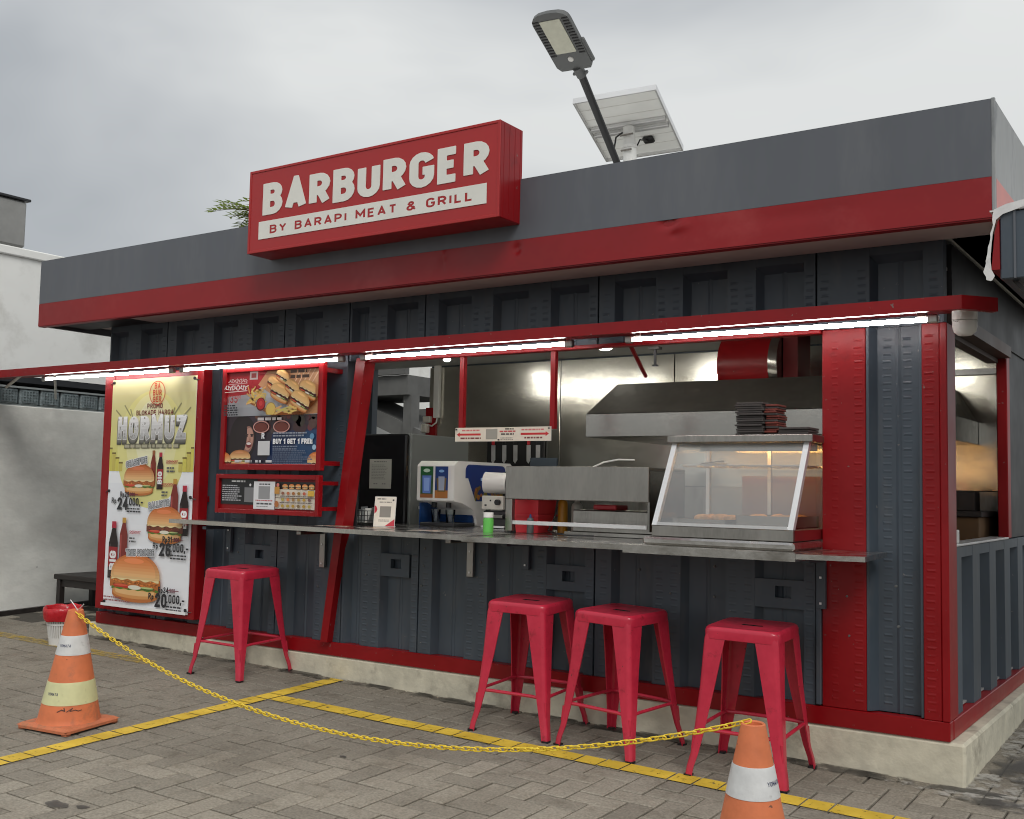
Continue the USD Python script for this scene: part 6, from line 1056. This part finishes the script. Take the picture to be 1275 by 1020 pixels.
def frond(p0, d, n, l):
    d = np.array(d, float); d /= np.linalg.norm(d); pts = [np.array(p0) + d * l * t - np.array([0, 0, 0.25 * l * t * t]) for t in np.linspace(0, 1, n)]; tw_.append(tube(pts, np.linspace(0.006, 0.002, n), 5)); s_ = np.cross(d, (0, 0, 1)); s_ /= np.linalg.norm(s_)
    for k in range(2, n):
        for sg_ in (-1, 1): lv.append(leaflet(pts[k], d * 0.7 + s_ * sg_ * 0.8 + np.array([0, 0, rl.uniform(-0.1, 0.35)]), np.array([0, 0, 1.0]), rl.uniform(0.085, 0.125), rl.uniform(0.016, 0.024)))
for (bx_, by_, bz_) in ((-7.75, 3.05, 4.16), (-7.6, 3.0, 4.0), (-7.8, 3.1, 3.85), (-7.4, 3.1, 4.1), (-7.25, 2.95, 4.2), (-7.82, 3.0, 4.24)):
    tw_.append(tube([(-7.78, 3.1, 3.2), ((bx_ - 7.78) / 2, (by_ + 3.1) / 2, (bz_ + 3.2) / 2), (bx_, by_, bz_)], [0.02, 0.012, 0.008], 6))
    for k in range(7):
        a = rl.uniform(0, 6.28) if k > 2 else math.pi + rl.uniform(-0.5, 0.5); frond((bx_, by_, bz_), (math.cos(a), math.sin(a), rl.uniform(-0.1, 0.6)), 10, rl.uniform(0.34, 0.55))
part(tr, 'branch', tw_, 'bark'); part(tr, 'crown', lv, 'leaf', kind='stuff')

# ================================================================== NEIGHBOUR AWNING at the right edge
aw_ = thing('stall_awning', 'dark grey neighbouring awning box with torn white vinyl at its corner, right edge', 'awning', (0.75, -0.3, 2.1))
part(aw_, 'box', [bx(0.336, -0.60, 2.112, 1.9, 0.9, 2.375, 0.004)], 'grey_paint'); part(aw_, 'seam_cover', bx(0.385, -0.606, 2.112, 0.393, -0.601, 2.375), 'grey_fascia'); part(aw_, 'red_strip', prism([(0.304, 2.150), (0.335, 2.150), (0.334, 2.35), (0.318, 2.30)], 0.25, 'y', -0.604), 'red_paint')
rt = random.Random(9)
def ragged(P, n, j): return [tuple(np.array(P[i]) * (1 - t) + np.array(P[i + 1]) * t + np.array([rt.uniform(-j, j), rt.uniform(-j, j)])) for i in range(len(P) - 1) for t in np.arange(n) / n]
torn = Polygon(ragged([(0.318, 2.386), (0.309, 2.309), (0.296, 2.243), (0.288, 2.187), (0.278, 2.142), (0.290, 2.112), (0.314, 2.104)], 4, 0.003) + [(0.318, 2.125), (0.306, 2.150), (0.303, 2.19), (0.306, 2.235), (0.312, 2.292), (0.325, 2.345), (0.349, 2.364), (0.42, 2.384), (1.9, 2.39), (1.9, 2.47), (0.60, 2.44), (0.42, 2.412), (0.36, 2.402)]).buffer(0)
part(aw_, 'torn_vinyl', [prism(torn, 0.003, 'y', -0.613), prism([(0.30, 2.38), (1.9, 2.38), (1.9, 2.386), (0.30, 2.386)], 1.4, 'y', -0.60)], 'vinyl_white'); part(aw_, 'strut', [hull([(0.37, -0.55, 2.11), (0.39, -0.55, 2.11), (0.37, -0.53, 2.11), (0.39, -0.53, 2.11), (0.55, -0.55, 1.9), (0.57, -0.55, 1.9), (0.55, -0.53, 1.9), (0.57, -0.53, 1.9)])], 'wood_dark'); part(aw_, 'cross_bar', bx(0.40, 0.7, 2.0, 1.8, 0.74, 2.11), 'wood_dark')
# litter and stains on the paving
solo('cement_spill', [blob(0.16, 1.0, 0.10, 0.42, seed=1, dz=0.0052), blob(0.22, 0.12, 0.20, 0.20, seed=3, dz=0.0052), blob(0.10, -0.10, 0.34, 0.07, seed=5, dz=0.0052)], 'cement_film', 'pale dried cement film on the paving around the right plinth corner', kind='structure')
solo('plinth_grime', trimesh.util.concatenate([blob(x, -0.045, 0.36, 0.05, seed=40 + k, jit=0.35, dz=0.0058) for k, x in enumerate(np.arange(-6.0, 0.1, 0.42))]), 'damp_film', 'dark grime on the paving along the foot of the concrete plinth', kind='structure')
solo('damp_patch', [blob(0.42, 0.45, 0.30, 0.50, seed=12, dz=0.0078), blob(0.30, -0.16, 0.24, 0.07, seed=15, dz=0.0078), blob(0.3, 1.5, 0.25, 0.5, seed=16, dz=0.0078)], 'damp_film', 'dark damp patches on the paving beside the right plinth', kind='structure')
solo('oil_stain', [blob(-2.85, -2.42, 0.055, 0.035, seed=4, jit=0.3), blob(-2.74, -2.38, 0.035, 0.016, seed=6, jit=0.3), blob(-3.2, -2.60, 0.035, 0.014, seed=7), blob(-3.05, -2.62, 0.016, 0.009, seed=8), blob(-1.55, -2.36, 0.022, 0.012, seed=9), blob(-1.2, -1.5, 0.03, 0.018, seed=10), blob(-2.4, -1.25, 0.02, 0.012, seed=11)], 'damp_oil', 'small dark oil stains on the paving at the lower left', kind='structure')
